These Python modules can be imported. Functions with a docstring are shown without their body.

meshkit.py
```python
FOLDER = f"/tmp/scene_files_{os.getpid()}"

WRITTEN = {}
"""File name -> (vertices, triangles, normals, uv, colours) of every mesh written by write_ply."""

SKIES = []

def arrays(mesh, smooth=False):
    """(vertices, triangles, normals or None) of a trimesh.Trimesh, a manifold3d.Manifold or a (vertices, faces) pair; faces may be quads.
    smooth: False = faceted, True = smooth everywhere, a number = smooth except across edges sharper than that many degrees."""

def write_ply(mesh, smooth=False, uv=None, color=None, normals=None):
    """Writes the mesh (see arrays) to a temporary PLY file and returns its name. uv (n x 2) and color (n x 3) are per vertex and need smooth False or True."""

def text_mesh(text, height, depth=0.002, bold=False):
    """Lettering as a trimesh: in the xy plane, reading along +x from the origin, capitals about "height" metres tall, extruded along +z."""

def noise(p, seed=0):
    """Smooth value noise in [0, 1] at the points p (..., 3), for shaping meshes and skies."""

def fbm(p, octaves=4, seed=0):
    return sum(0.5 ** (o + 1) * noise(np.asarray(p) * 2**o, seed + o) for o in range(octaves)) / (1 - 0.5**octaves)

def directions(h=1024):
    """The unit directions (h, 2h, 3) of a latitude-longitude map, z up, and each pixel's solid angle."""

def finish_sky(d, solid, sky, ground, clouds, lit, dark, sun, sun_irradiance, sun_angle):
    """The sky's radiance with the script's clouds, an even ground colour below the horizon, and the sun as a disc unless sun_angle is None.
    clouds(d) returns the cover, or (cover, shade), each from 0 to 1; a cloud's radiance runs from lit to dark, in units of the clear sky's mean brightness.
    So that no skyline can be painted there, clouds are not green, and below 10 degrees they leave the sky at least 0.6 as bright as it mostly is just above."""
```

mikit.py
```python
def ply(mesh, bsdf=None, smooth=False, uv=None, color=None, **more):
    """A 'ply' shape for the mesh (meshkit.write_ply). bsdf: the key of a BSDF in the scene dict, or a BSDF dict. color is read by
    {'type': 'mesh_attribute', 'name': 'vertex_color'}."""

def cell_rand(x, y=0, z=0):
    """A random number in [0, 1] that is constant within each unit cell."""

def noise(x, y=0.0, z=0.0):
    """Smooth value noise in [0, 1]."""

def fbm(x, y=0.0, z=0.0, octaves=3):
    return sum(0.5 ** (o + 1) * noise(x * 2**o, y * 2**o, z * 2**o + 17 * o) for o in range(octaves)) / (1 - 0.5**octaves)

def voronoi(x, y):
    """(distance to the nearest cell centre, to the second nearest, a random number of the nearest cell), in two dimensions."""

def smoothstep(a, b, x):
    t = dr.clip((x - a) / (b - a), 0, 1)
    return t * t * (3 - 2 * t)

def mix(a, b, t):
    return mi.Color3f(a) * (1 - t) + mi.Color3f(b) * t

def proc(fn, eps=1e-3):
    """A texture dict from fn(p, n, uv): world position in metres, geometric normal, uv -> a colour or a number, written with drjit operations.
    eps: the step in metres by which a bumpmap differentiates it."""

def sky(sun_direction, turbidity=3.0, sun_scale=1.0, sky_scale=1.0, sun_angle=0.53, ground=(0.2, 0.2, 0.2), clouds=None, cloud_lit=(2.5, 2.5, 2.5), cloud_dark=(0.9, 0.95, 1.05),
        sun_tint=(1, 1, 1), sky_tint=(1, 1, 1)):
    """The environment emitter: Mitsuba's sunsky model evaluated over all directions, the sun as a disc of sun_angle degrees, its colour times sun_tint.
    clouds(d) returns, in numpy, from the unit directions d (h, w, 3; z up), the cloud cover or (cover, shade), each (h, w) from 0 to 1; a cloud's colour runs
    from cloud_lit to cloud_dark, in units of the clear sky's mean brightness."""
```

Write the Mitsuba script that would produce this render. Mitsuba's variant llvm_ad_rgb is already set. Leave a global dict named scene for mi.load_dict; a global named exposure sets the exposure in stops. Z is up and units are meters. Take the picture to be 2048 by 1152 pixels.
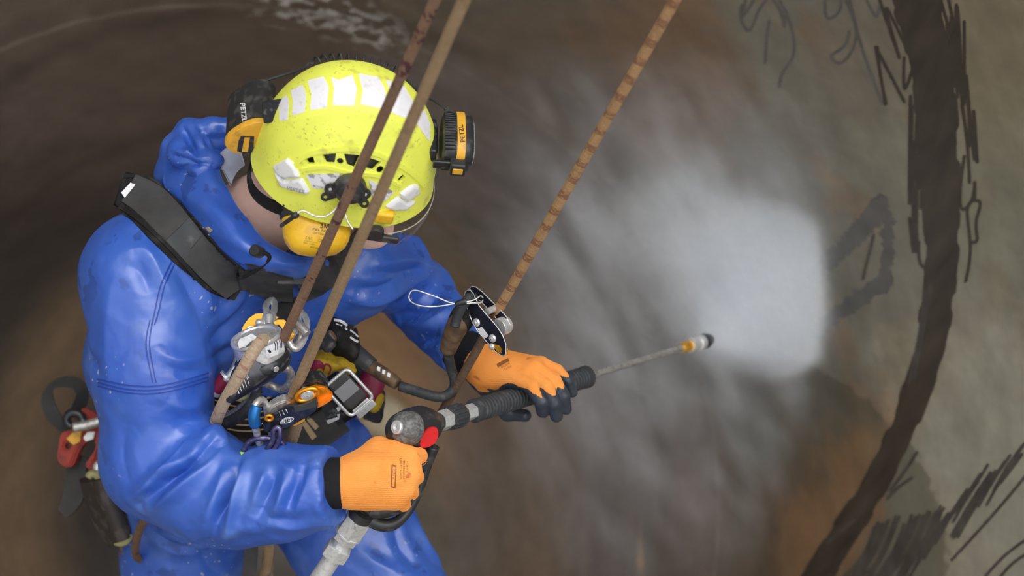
import math, numpy as np, trimesh, mitsuba as mi, drjit as dr, mikit, meshkit, manifold3d as m3
from mikit import noise, fbm, smoothstep, mix, proc
from scipy.interpolate import CubicSpline
from scipy.spatial import cKDTree
import shapely
from shapely.geometry import Polygon, LineString, Point
T = mi.ScalarTransform4f
A = np.array
scene, labels = {}, {}

# ---------------------------------------------------------------- camera, sky, exposure
F = 4000.0                                   # focal length in pixels of the 2048-wide frame
EYE = A([0.0, 0.0, 5.0])                     # the photographer looks down into the pipe at about 45 degrees, the camera rolled
FWD = A([0.0, 0.7141, -0.7000]); FWD /= np.linalg.norm(FWD)
RGT = A([math.sqrt(1 - .338**2 - .345**2), 0.338, 0.345]); RGT -= FWD * (RGT @ FWD); RGT /= np.linalg.norm(RGT)
UPC = np.cross(RGT, FWD)
scene['camera'] = {'type': 'thinlens', 'fov': math.degrees(2 * math.atan(1024 / F)), 'fov_axis': 'x',
    'aperture_radius': 0.011, 'focus_distance': 2.88, 'near_clip': 0.05, 'far_clip': 100.0,
    'to_world': T().look_at(origin=EYE.tolist(), target=(EYE + FWD).tolist(), up=UPC.tolist())}
exposure = 3.75
# an even overcast sky, a little brighter overhead
scene['sky'] = mikit.sky([0.25, -0.35, 0.9], turbidity=4.0, sun_scale=0.0, sun_angle=None, ground=(0.12, 0.11, 0.10),
    clouds=lambda d: (np.ones(d.shape[:2]), 1 - np.clip(d @ A([0.10, -0.20, 0.975]), 0, 1) ** 7),
    cloud_lit=(3.4, 3.36, 3.3), cloud_dark=(0.62, 0.64, 0.68))

# ---------------------------------------------------------------- helpers
def at(x, y, Z):
    """The world point at depth Z metres in front of the camera that the photograph shows at x, y."""
    return EYE + Z * (FWD + (x - 1024) / F * RGT + (576 - y) / F * UPC)
def ats(pts, Z=None):
    return A([at(p[0], p[1], p[2] if Z is None else Z) for p in pts])
def vec(r, u, f):
    return r * RGT + u * UPC + f * FWD
def unit(v):
    v = np.asarray(v, float); return v / (np.linalg.norm(v, axis=-1, keepdims=True) + 1e-12)
def numbered(key):
    if key not in scene and not any(k.startswith(key + '__') for k in scene) : return key
    n = 1
    while f'{key}_{n:03d}' in scene or any(k.startswith(f'{key}_{n:03d}__') for k in scene): n += 1
    return f'{key}_{n:03d}'
def thing(name, label, cat, group=None):
    key = name; n = 0
    while key in labels: n += 1; key = f'{name}_{n:03d}'
    labels[key] = {'label': label, 'category': cat}
    if group: labels[key]['group'] = group
    return key
def add(name, mesh, mat, parent=None, smooth=30, label=None, kind=None, **k):
    """One entry of the scene: a part of parent, or a thing whose key came from thing()."""
    key = numbered(f'{parent}__{name}') if parent else name
    scene[key] = mikit.ply(mesh, mat, smooth, **k)
    if label or kind:
        labels.setdefault(key, {})
        if label: labels[key]['label'] = label
        if kind: labels[key]['kind'] = kind
    return key
def cat(*ms):
    ms = [tm(m) for m in (ms[0] if len(ms) == 1 and isinstance(ms[0], (list, tuple)) and not isinstance(ms[0][0], np.ndarray) else ms)]
    return trimesh.util.concatenate(ms)
def tm(m):
    if isinstance(m, trimesh.Trimesh): return m
    if hasattr(m, 'to_mesh'):
        x = m.to_mesh(); return trimesh.Trimesh(x.vert_properties[:, :3], x.tri_verts, process=False)
    return trimesh.Trimesh(m[0], m[1], process=False)
def spline(pts, n, closed=False):
    p = np.asarray(pts, float)
    if closed: p = np.vstack([p, p[:1]])
    d = np.r_[0, np.cumsum(np.linalg.norm(np.diff(p, axis=0), axis=1) + 1e-9)]
    if len(p) < 3: return p[0] + np.linspace(0, 1, n)[:, None] * (p[-1] - p[0])
    c = CubicSpline(d, p, bc_type='periodic' if closed else 'natural')
    return c(np.linspace(0, d[-1], n, endpoint=not closed))
def grid_faces(nu, nv, cu=False, cv=False):
    i, j = np.meshgrid(np.arange(nu - (not cu)), np.arange(nv - (not cv)), indexing='ij')
    i, j = i.ravel(), j.ravel(); i1, j1 = (i + 1) % nu, (j + 1) % nv
    a, b, c, d = i * nv + j, i1 * nv + j, i1 * nv + j1, i * nv + j1
    return np.vstack([np.stack([a, b, c], 1), np.stack([a, c, d], 1)])
def frames(p, ref=None, closed=False):
    t = np.gradient(p, axis=0) if not closed else (np.roll(p, -1, 0) - np.roll(p, 1, 0))
    t = unit(t); n = np.zeros_like(p)
    r = A(ref, float) if ref is not None else (A([0, 0, 1.]) if abs(t[0][2]) < .9 else A([1., 0, 0]))
    n[0] = unit(r - t[0] * (r @ t[0]))
    for k in range(1, len(p)):
        r_ = A(ref, float) if ref is not None else n[k - 1]
        n[k] = unit(r_ - t[k] * (r_ @ t[k]))
    return t, n, np.cross(t, n)
def tube(pts, r, sides=12, n=None, closed=False, caps=True, ref=None, uv=False, ell=(1, 1)):
    """A swept tube through the points; r a number or one radius per given point. ell scales the section along the two frame axes."""
    pts = np.asarray(pts, float)
    n = n or max(2, 6 * (len(pts) - 1)) if len(pts) > 2 or closed else (n or 2)
    r = np.broadcast_to(np.asarray(r, float), (len(pts),))
    q = spline(np.c_[pts, r], n, closed) if len(pts) > 2 else np.c_[pts, r][0] + np.linspace(0, 1, n)[:, None] * (np.c_[pts, r][-1] - np.c_[pts, r][0])
    p, rr = q[:, :3], q[:, 3]
    t, a, b = frames(p, ref, closed)
    ang = np.arange(sides) * 2 * np.pi / sides
    v = p[:, None] + rr[:, None, None] * (np.cos(ang)[None, :, None] * a[:, None] * ell[0] + np.sin(ang)[None, :, None] * b[:, None] * ell[1])
    if uv:                       # a seam, for textures along the tube
        v = np.concatenate([v, v[:, :1]], 1); s = np.r_[0, np.cumsum(np.linalg.norm(np.diff(p, axis=0), axis=1))]
        uvs = np.stack(np.broadcast_arrays(np.arange(sides + 1)[None, :] / sides, s[:, None]), -1).reshape(-1, 2)
        return trimesh.Trimesh(v.reshape(-1, 3), grid_faces(n, sides + 1)[:, ::-1], process=False), uvs
    v = v.reshape(-1, 3); f = grid_faces(n, sides, closed, True)[:, ::-1]
    if caps and not closed:
        k = len(v); v = np.vstack([v, p[:1], p[-1:]]); j = np.arange(sides); j1 = (j + 1) % sides
        f = np.vstack([f, np.stack([j * 0 + k, j, j1], 1)[:, ::-1], np.stack([j * 0 + k + 1, (n - 1) * sides + j, (n - 1) * sides + j1], 1)])
    m = trimesh.Trimesh(v, f, process=False)
    return m
def lathe(profile, origin, axis, sides=24, ref=None):
    """profile: (radius, distance along the axis) pairs."""
    axis = unit(axis); r = A(ref, float) if ref is not None else (A([0, 0, 1.]) if abs(axis[2]) < .9 else A([1., 0, 0]))
    a = unit(r - axis * (r @ axis)); b = np.cross(axis, a); pr = np.asarray(profile, float)
    ang = np.arange(sides) * 2 * np.pi / sides
    v = np.asarray(origin) + pr[:, 1][:, None, None] * axis + pr[:, 0][:, None, None] * (np.cos(ang)[None, :, None] * a + np.sin(ang)[None, :, None] * b)
    return trimesh.Trimesh(v.reshape(-1, 3), grid_faces(len(pr), sides, False, True)[:, ::-1], process=False)
def mat4(origin, x, y, z=None):
    x = unit(x); y = unit(A(y) - x * (A(y) @ x)); z = np.cross(x, y)
    m = np.eye(4); m[:3, 0], m[:3, 1], m[:3, 2], m[:3, 3] = x, y, z, origin
    return m
def put(mesh, m):
    mesh = tm(mesh).copy(); mesh.apply_transform(m); return mesh
def hull_spheres(pts, r, seg=12):
    r = np.broadcast_to(r, (len(pts),))
    return tm(m3.Manifold.batch_hull([m3.Manifold.sphere(float(q), seg).translate([float(c) for c in p]) for p, q in zip(pts, r)]))
def rbox(sx, sy, sz, r, seg=12):
    """A rounded box centred at the origin."""
    r = min(r, sx / 2.01, sy / 2.01, sz / 2.01)
    return hull_spheres([(a * (sx / 2 - r), b * (sy / 2 - r), c * (sz / 2 - r)) for a in (-1, 1) for b in (-1, 1) for c in (-1, 1)], r, seg)
def plate(poly, t, bevel=0.0, holes=()):
    """A flat polygon (list of xy or shapely) extruded along z from -t/2 to t/2, its rims chamfered."""
    g = poly if hasattr(poly, 'geom_type') else Polygon(poly)
    for h in holes: g = g.difference(h)
    cs = lambda q: m3.CrossSection([A(x.exterior.coords)[:-1] for x in getattr(q, 'geoms', [q])] + [A(i.coords)[:-1] for x in getattr(q, 'geoms', [q]) for i in x.interiors], m3.FillRule.EvenOdd)
    if bevel <= 0: return tm(cs(g).extrude(t).translate([0, 0, -t / 2]))
    m = cs(g).extrude(t - 2 * bevel).translate([0, 0, -t / 2 + bevel]) + cs(g.buffer(-bevel * .5)).extrude(t - bevel * .7).translate([0, 0, -t / 2 + bevel * .35]) + cs(g.buffer(-bevel)).extrude(t).translate([0, 0, -t / 2])
    return tm(m)
def smooth_poly(pts, n=60):
    return Polygon(spline(A(pts, float), n, True))
def sheet(P, thick, flip=False):
    """A closed sheet of the given thickness from a grid of points P (nu, nv, 3); it thickens along its normals."""
    nu, nv = P.shape[:2]; f = grid_faces(nu, nv)
    m = trimesh.Trimesh(P.reshape(-1, 3), f, process=False); n = np.array(m.vertex_normals) * (-1 if flip else 1)
    v = np.vstack([P.reshape(-1, 3), P.reshape(-1, 3) + n * thick]); k = nu * nv
    ring = np.r_[np.arange(nv), np.arange(1, nu) * nv + nv - 1, (nu - 1) * nv + np.arange(nv - 2, -1, -1), np.arange(nu - 2, 0, -1) * nv]
    a, b = ring, np.roll(ring, -1)
    side = np.vstack([np.stack([a, b, b + k], 1), np.stack([a, b + k, a + k], 1)])
    out = trimesh.Trimesh(v, np.vstack([f[:, ::-1], f + k, side]) if not flip else np.vstack([f, (f + k)[:, ::-1], side[:, ::-1]]), process=False)
    return out
def loft(curves, nu, nv, thick, flip=False, bump=None):
    """A sheet through several space curves (each splined to nu points, then splined across to nv)."""
    C = A([spline(c, nu) for c in curves])
    if len(C) > 2: C = CubicSpline(np.linspace(0, 1, len(C)), C, axis=0, bc_type='natural')(np.linspace(0, 1, nv))
    else: C = C[0] + np.linspace(0, 1, nv)[:, None, None] * (C[1] - C[0])
    P = np.transpose(C, (1, 0, 2))
    if bump is not None:
        m = trimesh.Trimesh(P.reshape(-1, 3), grid_faces(*P.shape[:2]), process=False)
        u, v = np.meshgrid(np.linspace(0, 1, nu), np.linspace(0, 1, nv), indexing='ij')
        P = P + np.array(m.vertex_normals).reshape(P.shape) * bump(u, v)[..., None]
    return sheet(P, thick, flip)
def strap(pts, width, thick, face=None, n=None, closed=False):
    """A flat webbing strap along the points; face: the direction its broad side looks (one, or one per point)."""
    pts = np.asarray(pts, float); n = n or 6 * len(pts); p = spline(pts, n, closed) if len(pts) > 2 else pts[0] + np.linspace(0, 1, n)[:, None] * (pts[1] - pts[0])
    t = unit(np.gradient(p, axis=0)) if not closed else unit(np.roll(p, -1, 0) - np.roll(p, 1, 0))
    fc = np.broadcast_to(unit(-FWD if face is None else face), pts.shape)
    fc = spline(fc + 1e-6 * np.arange(len(pts))[:, None], n, closed) if len(pts) > 2 else np.broadcast_to(fc[0], p.shape)
    w = unit(np.cross(t, fc)); nn = np.cross(w, t)
    wd = np.interp(np.linspace(0, 1, n), np.linspace(0, 1, len(np.atleast_1d(width))), np.atleast_1d(width))[:, None] / 2
    h = thick / 2; c = min(h * .6, .0008)
    sec = [(-1, -h + c), (-1, h - c), (-.985, h), (.985, h), (1, h - c), (1, -h + c), (.985, -h), (-.985, -h)]
    v = np.stack([p + w * wd * a + nn * b for a, b in sec], 1).reshape(-1, 3); f = grid_faces(n, 8, closed, True)
    if not closed:
        cap = A([[0, k, k + 1] for k in range(1, 7)]); f = np.vstack([f, cap[:, ::-1], cap + (n - 1) * 8])
    m = trimesh.Trimesh(v, f, process=False)
    return m if m.volume > 0 else trimesh.Trimesh(v, f[:, ::-1], process=False)
class Surf:
    """A built surface that details are laid onto: finds the point of it that the photograph shows at a pixel."""
    def __init__(self, *meshes):
        self.m = cat(*meshes) if len(meshes) > 1 else tm(meshes[0]); self.r = trimesh.ray.ray_pyembree.RayMeshIntersector(self.m)
    def on(self, pts, off=0.0):
        pts = np.asarray(pts, float)[:, :2]
        d = unit(FWD + (pts[:, :1] - 1024) / F * RGT + (576 - pts[:, 1:2]) / F * UPC)
        loc, idx, tri = self.r.intersects_location(np.tile(EYE, (len(d), 1)), d, multiple_hits=False)
        out = np.full((len(d), 3), np.nan); nor = np.zeros((len(d), 3)); out[idx] = loc; nor[idx] = self.m.face_normals[tri]
        bad = np.isnan(out[:, 0])
        if bad.all():                 # beside the surface: at the depth of its nearest outline
            q = A(self.m.vertices) - EYE; z = q @ FWD; uvp_ = np.c_[1024 + F * (q @ RGT) / z, 576 - F * (q @ UPC) / z]
            print('beside', pts[0]); dep = z[cKDTree(uvp_).query(pts)[1]]; out = EYE + d * (dep / (d @ FWD))[:, None]; nor = -d
        elif bad.any():
            near = cKDTree(pts[~bad]).query(pts[bad])[1]; dep = ((out[~bad][near] - EYE) @ FWD)
            out[bad] = EYE + d[bad] * (dep / (d[bad] @ FWD))[:, None]; nor[bad] = nor[~bad][near]
        nor = np.where((nor * d).sum(1, keepdims=True) > 0, -nor, nor)
        return out + nor * off, nor
    def patch(self, poly, thick, off=0.0, step=6.0, sm=0, lift=None):
        """A thin solid lying on the surface over a polygon (or shapely shape) of the photograph."""
        g = poly if hasattr(poly, 'geom_type') else Polygon(poly)
        parts = []
        for q in getattr(g, 'geoms', [g]):
            if q.area < .5: continue
            x0, y0, x1, y1 = q.bounds; step_ = max(step, math.sqrt(q.area / 4000))
            gx, gy = np.meshgrid(np.arange(x0 - .013, x1 + step_, step_), np.arange(y0 - .017, y1 + step_, step_), indexing='ij')
            cells = shapely.intersection(q, shapely.box(gx[:-1, :-1], gy[:-1, :-1], gx[1:, 1:], gy[1:, 1:]).ravel())
            vv, ff, k0 = [], [], 0
            for c in cells[shapely.area(cells) > 1e-7]:
                for g2 in getattr(c, 'geoms', [c]):
                    if g2.geom_type != 'Polygon' or g2.area < 1e-7: continue
                    if len(g2.interiors): tv, tf = trimesh.creation.triangulate_polygon(g2, engine='earcut')
                    else:
                        tv = A(g2.exterior.coords)[:-1]
                        tf = A([[0, 1, 2], [0, 2, 3]]) if len(tv) == 4 and g2.area > step_ * step_ * .999 else A([[0, 1, 2]]) if len(tv) == 3 else trimesh.creation.triangulate_polygon(g2, engine='earcut')
                        if isinstance(tf, tuple): tv, tf = tf
                    vv.append(tv); ff.append(np.asarray(tf) + k0); k0 += len(tv)
            v, f = np.vstack(vv), np.vstack(ff)
            u_, first_, inv_ = np.unique(np.round(v, 5), axis=0, return_index=True, return_inverse=True); v = v[first_]; f = inv_.ravel()[f]
            f = f[(f[:, 0] != f[:, 1]) & (f[:, 1] != f[:, 2]) & (f[:, 2] != f[:, 0])]
            a = v[f[:, 1]] - v[f[:, 0]]; b = v[f[:, 2]] - v[f[:, 0]]; s = a[:, 0] * b[:, 1] - a[:, 1] * b[:, 0]
            f = np.where((s > 0)[:, None], f[:, ::-1], f)          # seen counter-clockwise by the camera (pixel y runs down)
            P, N = self.on(v)
            N = self._even(P, N, sm)
            k = len(v); e = np.vstack([f[:, [0, 1]], f[:, [1, 2]], f[:, [2, 0]]]); es = np.sort(e, 1)
            u, inv, cnt = np.unique(es, axis=0, return_inverse=True, return_counts=True); be = e[cnt[inv.ravel()] == 1]
            top = P + N * (off + thick); bot = P + N * off
            if lift is not None: dd = shapely.distance(shapely.points(v), q.boundary); top = top + N * lift(dd)[:, None]
            side = np.vstack([np.stack([be[:, 1], be[:, 0], be[:, 0] + k], 1), np.stack([be[:, 1], be[:, 0] + k, be[:, 1] + k], 1)])
            parts.append(trimesh.Trimesh(np.vstack([top, bot]), np.vstack([f, f[:, ::-1] + k, side]), process=False))
        return trimesh.util.concatenate(parts)
    def _even(self, P, N, sm):
        if len(P) < 8 or not sm: return unit(N)
        t = cKDTree(P); idx = t.query(P, k=min(sm, len(P)))[1]; return unit(N[idx].mean(1))
    def line(self, pts, wpx, thick, off=0.0, step=6.0, n=None):
        return self.patch(LineString(spline(A(pts, float), n or 8 * len(pts))).buffer(wpx / 2, cap_style='flat'), thick, off, step)
    def text(self, s, x, y, h, ang=0.0, thick=.0004, off=.0002, shear=0.0, bold=False, aspect=1.0):
        """Lettering of cap height h pixels laid on the surface, its baseline starting at x, y and running at ang degrees (clockwise in the picture)."""
        m = meshkit.text_mesh(s, 1.0, 1.0, bold); q = A(m.vertices); c, sn = math.cos(math.radians(ang)), math.sin(math.radians(ang))
        X, Y = q[:, 0] * h * aspect + shear * q[:, 1] * h, -q[:, 1] * h
        P, N = self.on(np.c_[x + c * X - sn * Y, y + sn * X + c * Y])
        N = self._even(P, N, 12)
        return trimesh.Trimesh(P + N * (off + thick * q[:, 2:3]), m.faces, process=False)
    def uvstrap(self, pts, width, thick, off=.002, n=None):
        P, N = self.on(pts, off); return strap(P, width, thick, N, n)

def on_plane(pts, p0, n):
    pts = np.asarray(pts, float)
    d = FWD + (pts[:, :1] - 1024) / F * RGT + (576 - pts[:, 1:2]) / F * UPC
    return EYE + d * (((A(p0) - EYE) @ n) / (d @ n))[:, None]
def traced(poly, p0, n, t, bevel=.0008, holes=(), shift=0.0, smooth=0):
    """A plate of thickness t in the plane through p0 with normal n, of the outline that the photograph shows; holes as (x, y, radius px)."""
    n = unit(n); n = -n if n @ FWD > 0 else n; x = unit(RGT - n * (RGT @ n)); y = np.cross(n, x)
    q = on_plane(poly, p0, n) - p0; xy = np.c_[q @ x, q @ y]
    g = smooth_poly(xy, smooth) if smooth else Polygon(xy)
    g = g if g.is_valid else g.buffer(0)
    hs = []
    for h in holes: c = on_plane([h[:2]], p0, n)[0] - p0; hs.append(Point(c @ x, c @ y).buffer(px(h[2], (c + p0 - EYE) @ FWD)))
    m = np.eye(4); m[:3, 0], m[:3, 1], m[:3, 2], m[:3, 3] = x, y, n, A(p0) + n * shift
    return put(plate(g, t, bevel, hs), m)
def px(r, Z): return r * Z / F

# ------------------------------------------------ smooth bodies: a distance field and its surface
class Field:
    def __init__(self, lo, hi, h):
        self.lo, self.h = np.asarray(lo, float), h; self.n = np.ceil((np.asarray(hi) - self.lo) / h).astype(int) + 1
        self.d = np.full(self.n, 9.0, np.float32)
    def _sub(self, lo, hi):
        a = np.clip(np.floor((lo - self.lo) / self.h).astype(int), 0, self.n); b = np.clip(np.ceil((hi - self.lo) / self.h).astype(int) + 1, 0, self.n)
        s = tuple(slice(x, y) for x, y in zip(a, b))
        g = np.meshgrid(*[(self.lo[k] + self.h * np.arange(a[k], b[k])).astype(np.float32) for k in range(3)], indexing='ij', sparse=True)
        return s, g
    def blend(self, s, d, k, op='add'):
        o = self.d[s]
        if op == 'add':
            h = np.clip(.5 + .5 * (o - d) / k, 0, 1); self.d[s] = o * (1 - h) + d * h - k * h * (1 - h)
        else:                                         # cut d away
            h = np.clip(.5 - .5 * (o + d) / k, 0, 1); self.d[s] = o * (1 - h) - d * h + k * h * (1 - h)
    def cone(self, a, b, ra, rb, k=.03, op='add', squash=None):
        """A round cone; squash = (direction, factor): flattened along that direction."""
        a, b = np.asarray(a, float), np.asarray(b, float); m = max(ra, rb) * 1.02 + 2.5 * k + 2 * self.h
        s, (X, Y, Z) = self._sub(np.minimum(a, b) - m, np.maximum(a, b) + m)
        if min(X.size, Y.size, Z.size) == 0: return
        x, y, z = X - a[0], Y - a[1], Z - a[2]; e = b - a; L = max(e @ e, 1e-9)
        t = np.clip((x * e[0] + y * e[1] + z * e[2]) / L, 0, 1).astype(np.float32)
        x, y, z = x - t * e[0], y - t * e[1], z - t * e[2]; f = 1.0
        if squash is not None:
            q = unit(squash[0]); f = squash[1]; w = (x * q[0] + y * q[1] + z * q[2]) * (1 / f - 1)
            x, y, z = x + w * q[0], y + w * q[1], z + w * q[2]
        self.blend(s, (np.sqrt(x * x + y * y + z * z) - (ra + t * (rb - ra))) * (min(f, 1) ** .5), k, op)
    def chain(self, pts, rs, k=.03, **o):
        for i in range(len(pts) - 1): self.cone(pts[i], pts[i + 1], rs[i], rs[i + 1], k, **o)
        if len(pts) == 1: self.cone(pts[0], pts[0], rs[0], rs[0], k, **o)
    def ell(self, c, axes, radii, k=.02, op='add'):
        c = np.asarray(c, float); R = max(radii); m = R + 2.5 * k + 2 * self.h; s, (X, Y, Z) = self._sub(c - m, c + m)
        x, y, z = X - c[0], Y - c[1], Z - c[2]; q = 0
        ax = A([unit(v) for v in axes])
        for v, r in zip(ax, radii): q = q + ((x * v[0] + y * v[1] + z * v[2]) / r) ** 2
        q = np.sqrt(q); self.blend(s, ((q - 1) * (np.prod(radii) ** (1 / 3))).astype(np.float32), k, op)
    def plane(self, p, n, c=None, R=9.0, k=.003):
        """Removes what lies beyond the plane (p, normal n), within R of c."""
        c = np.asarray(p if c is None else c, float); s, (X, Y, Z) = self._sub(c - R, c + R); n = unit(n)
        pl = (X - p[0]) * n[0] + (Y - p[1]) * n[1] + (Z - p[2]) * n[2]
        if R < 5: pl = np.where(((X - c[0]) ** 2 + (Y - c[1]) ** 2 + (Z - c[2]) ** 2) < R * R, pl, -9)
        self.d[s] = np.maximum(self.d[s], pl)
    def mesh(self):
        """Surface nets."""
        d = self.d; inside = d < 0; n = self.n
        c = sum(inside[i:n[0] - 1 + i, j:n[1] - 1 + j, k:n[2] - 1 + k].astype(np.int8) for i in (0, 1) for j in (0, 1) for k in (0, 1))
        act = (c > 0) & (c < 8); idx = np.full(act.shape, -1, np.int64); ijk = np.argwhere(act); idx[act] = np.arange(len(ijk))
        pos = np.zeros((len(ijk), 3)); num = np.zeros(len(ijk))
        cor = A([(i, j, k) for i in (0, 1) for j in (0, 1) for k in (0, 1)])
        val = A([d[tuple((ijk + o).T)] for o in cor])
        for p in range(8):
            for q in range(p + 1, 8):
                if abs(cor[p] - cor[q]).sum() != 1: continue
                a, b = val[p], val[q]; x = (a < 0) != (b < 0); t = np.where(x, a / np.where(x, a - b, 1), 0)
                pos += np.where(x[:, None], cor[p] + t[:, None] * (cor[q] - cor[p]), 0); num += x
        v = self.lo + (ijk + pos / num[:, None]) * self.h; F_ = []
        for ax in range(3):
            u, w = (ax + 1) % 3, (ax + 2) % 3
            lo = [slice(None)] * 3; hi = [slice(None)] * 3; lo[ax], hi[ax] = slice(0, -1), slice(1, None)
            ch = np.argwhere(inside[tuple(lo)] != inside[tuple(hi)]); ok = (ch[:, u] > 0) & (ch[:, w] > 0) & (ch[:, u] < n[u] - 1) & (ch[:, w] < n[w] - 1); ch = ch[ok]
            eu, ew = np.eye(3, dtype=int)[u], np.eye(3, dtype=int)[w]
            q = np.stack([idx[tuple((ch - o).T)] for o in (0 * eu, eu, eu + ew, ew)], 1)
            fl = inside[tuple(ch.T)]; q = np.where(fl[:, None], q, q[:, ::-1]); F_.append(q)
        q = np.vstack(F_); f = np.vstack([q[:, [0, 1, 2]], q[:, [0, 2, 3]]])
        from scipy.sparse import coo_matrix; from scipy.sparse.csgraph import connected_components
        lab = connected_components(coo_matrix((np.ones(len(f) * 2), (np.r_[f[:, 0], f[:, 0]], np.r_[f[:, 1], f[:, 2]])), shape=(len(v), len(v))))[1]
        keep = lab == np.bincount(lab).argmax(); new = np.cumsum(keep) - 1; f = new[f[keep[f[:, 0]]]]
        return trimesh.Trimesh(v[keep], f, process=False)
def field_for(pts, rs, h, pad=.03):
    p, r = np.asarray(pts, float), np.max(rs); return Field(p.min(0) - r - pad, p.max(0) + r + pad, h)
def relax(m, n=2, lam=.5):
    from scipy.sparse import coo_matrix
    f = m.faces; i = np.r_[f[:, 0], f[:, 1], f[:, 2]]; j = np.r_[f[:, 1], f[:, 2], f[:, 0]]; N = len(m.vertices)
    w = coo_matrix((np.ones(2 * len(i)), (np.r_[i, j], np.r_[j, i])), shape=(N, N)).tocsr(); w.data[:] = 1; deg = np.maximum(A(w.sum(1)).ravel(), 1)[:, None]
    v = A(m.vertices)
    for k in range(2 * n): v = v + (lam if k % 2 == 0 else -lam - .02) * (w @ v / deg - v)
    return trimesh.Trimesh(v, f, process=False)
def finer(m):
    v, f = trimesh.remesh.subdivide(m.vertices, m.faces); return relax(trimesh.Trimesh(v, f, process=False), 3)
def folds(m, lines, surf=None):
    """Presses creases and ridges into cloth: lines of (points in the picture, depth in metres (+ ridge, - crease), half-width in metres)."""
    surf = surf or Surf(m); v = A(m.vertices); n = A(m.vertex_normals); disp = np.zeros(len(v))
    tree = cKDTree(v)
    for pts, amp, w in lines:
        P, _ = surf.on(spline(A(pts, float), 24 * len(pts)))
        s = np.linspace(0, 1, len(P)); taper = np.sin(np.pi * np.clip(s, .04, .96)) ** .6
        near = np.unique(np.concatenate([A(x, int) for x in tree.query_ball_point(P, 2.8 * w)]).astype(int))
        if not len(near): continue
        dd, k = cKDTree(P).query(v[near]); e = dd / w
        disp[near] += amp * taper[k] * (np.exp(-e ** 1.35) - .18 * np.exp(-((e - 1.6) / .8) ** 2))
    m.vertices = v + n * disp[:, None]
    return m

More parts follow.
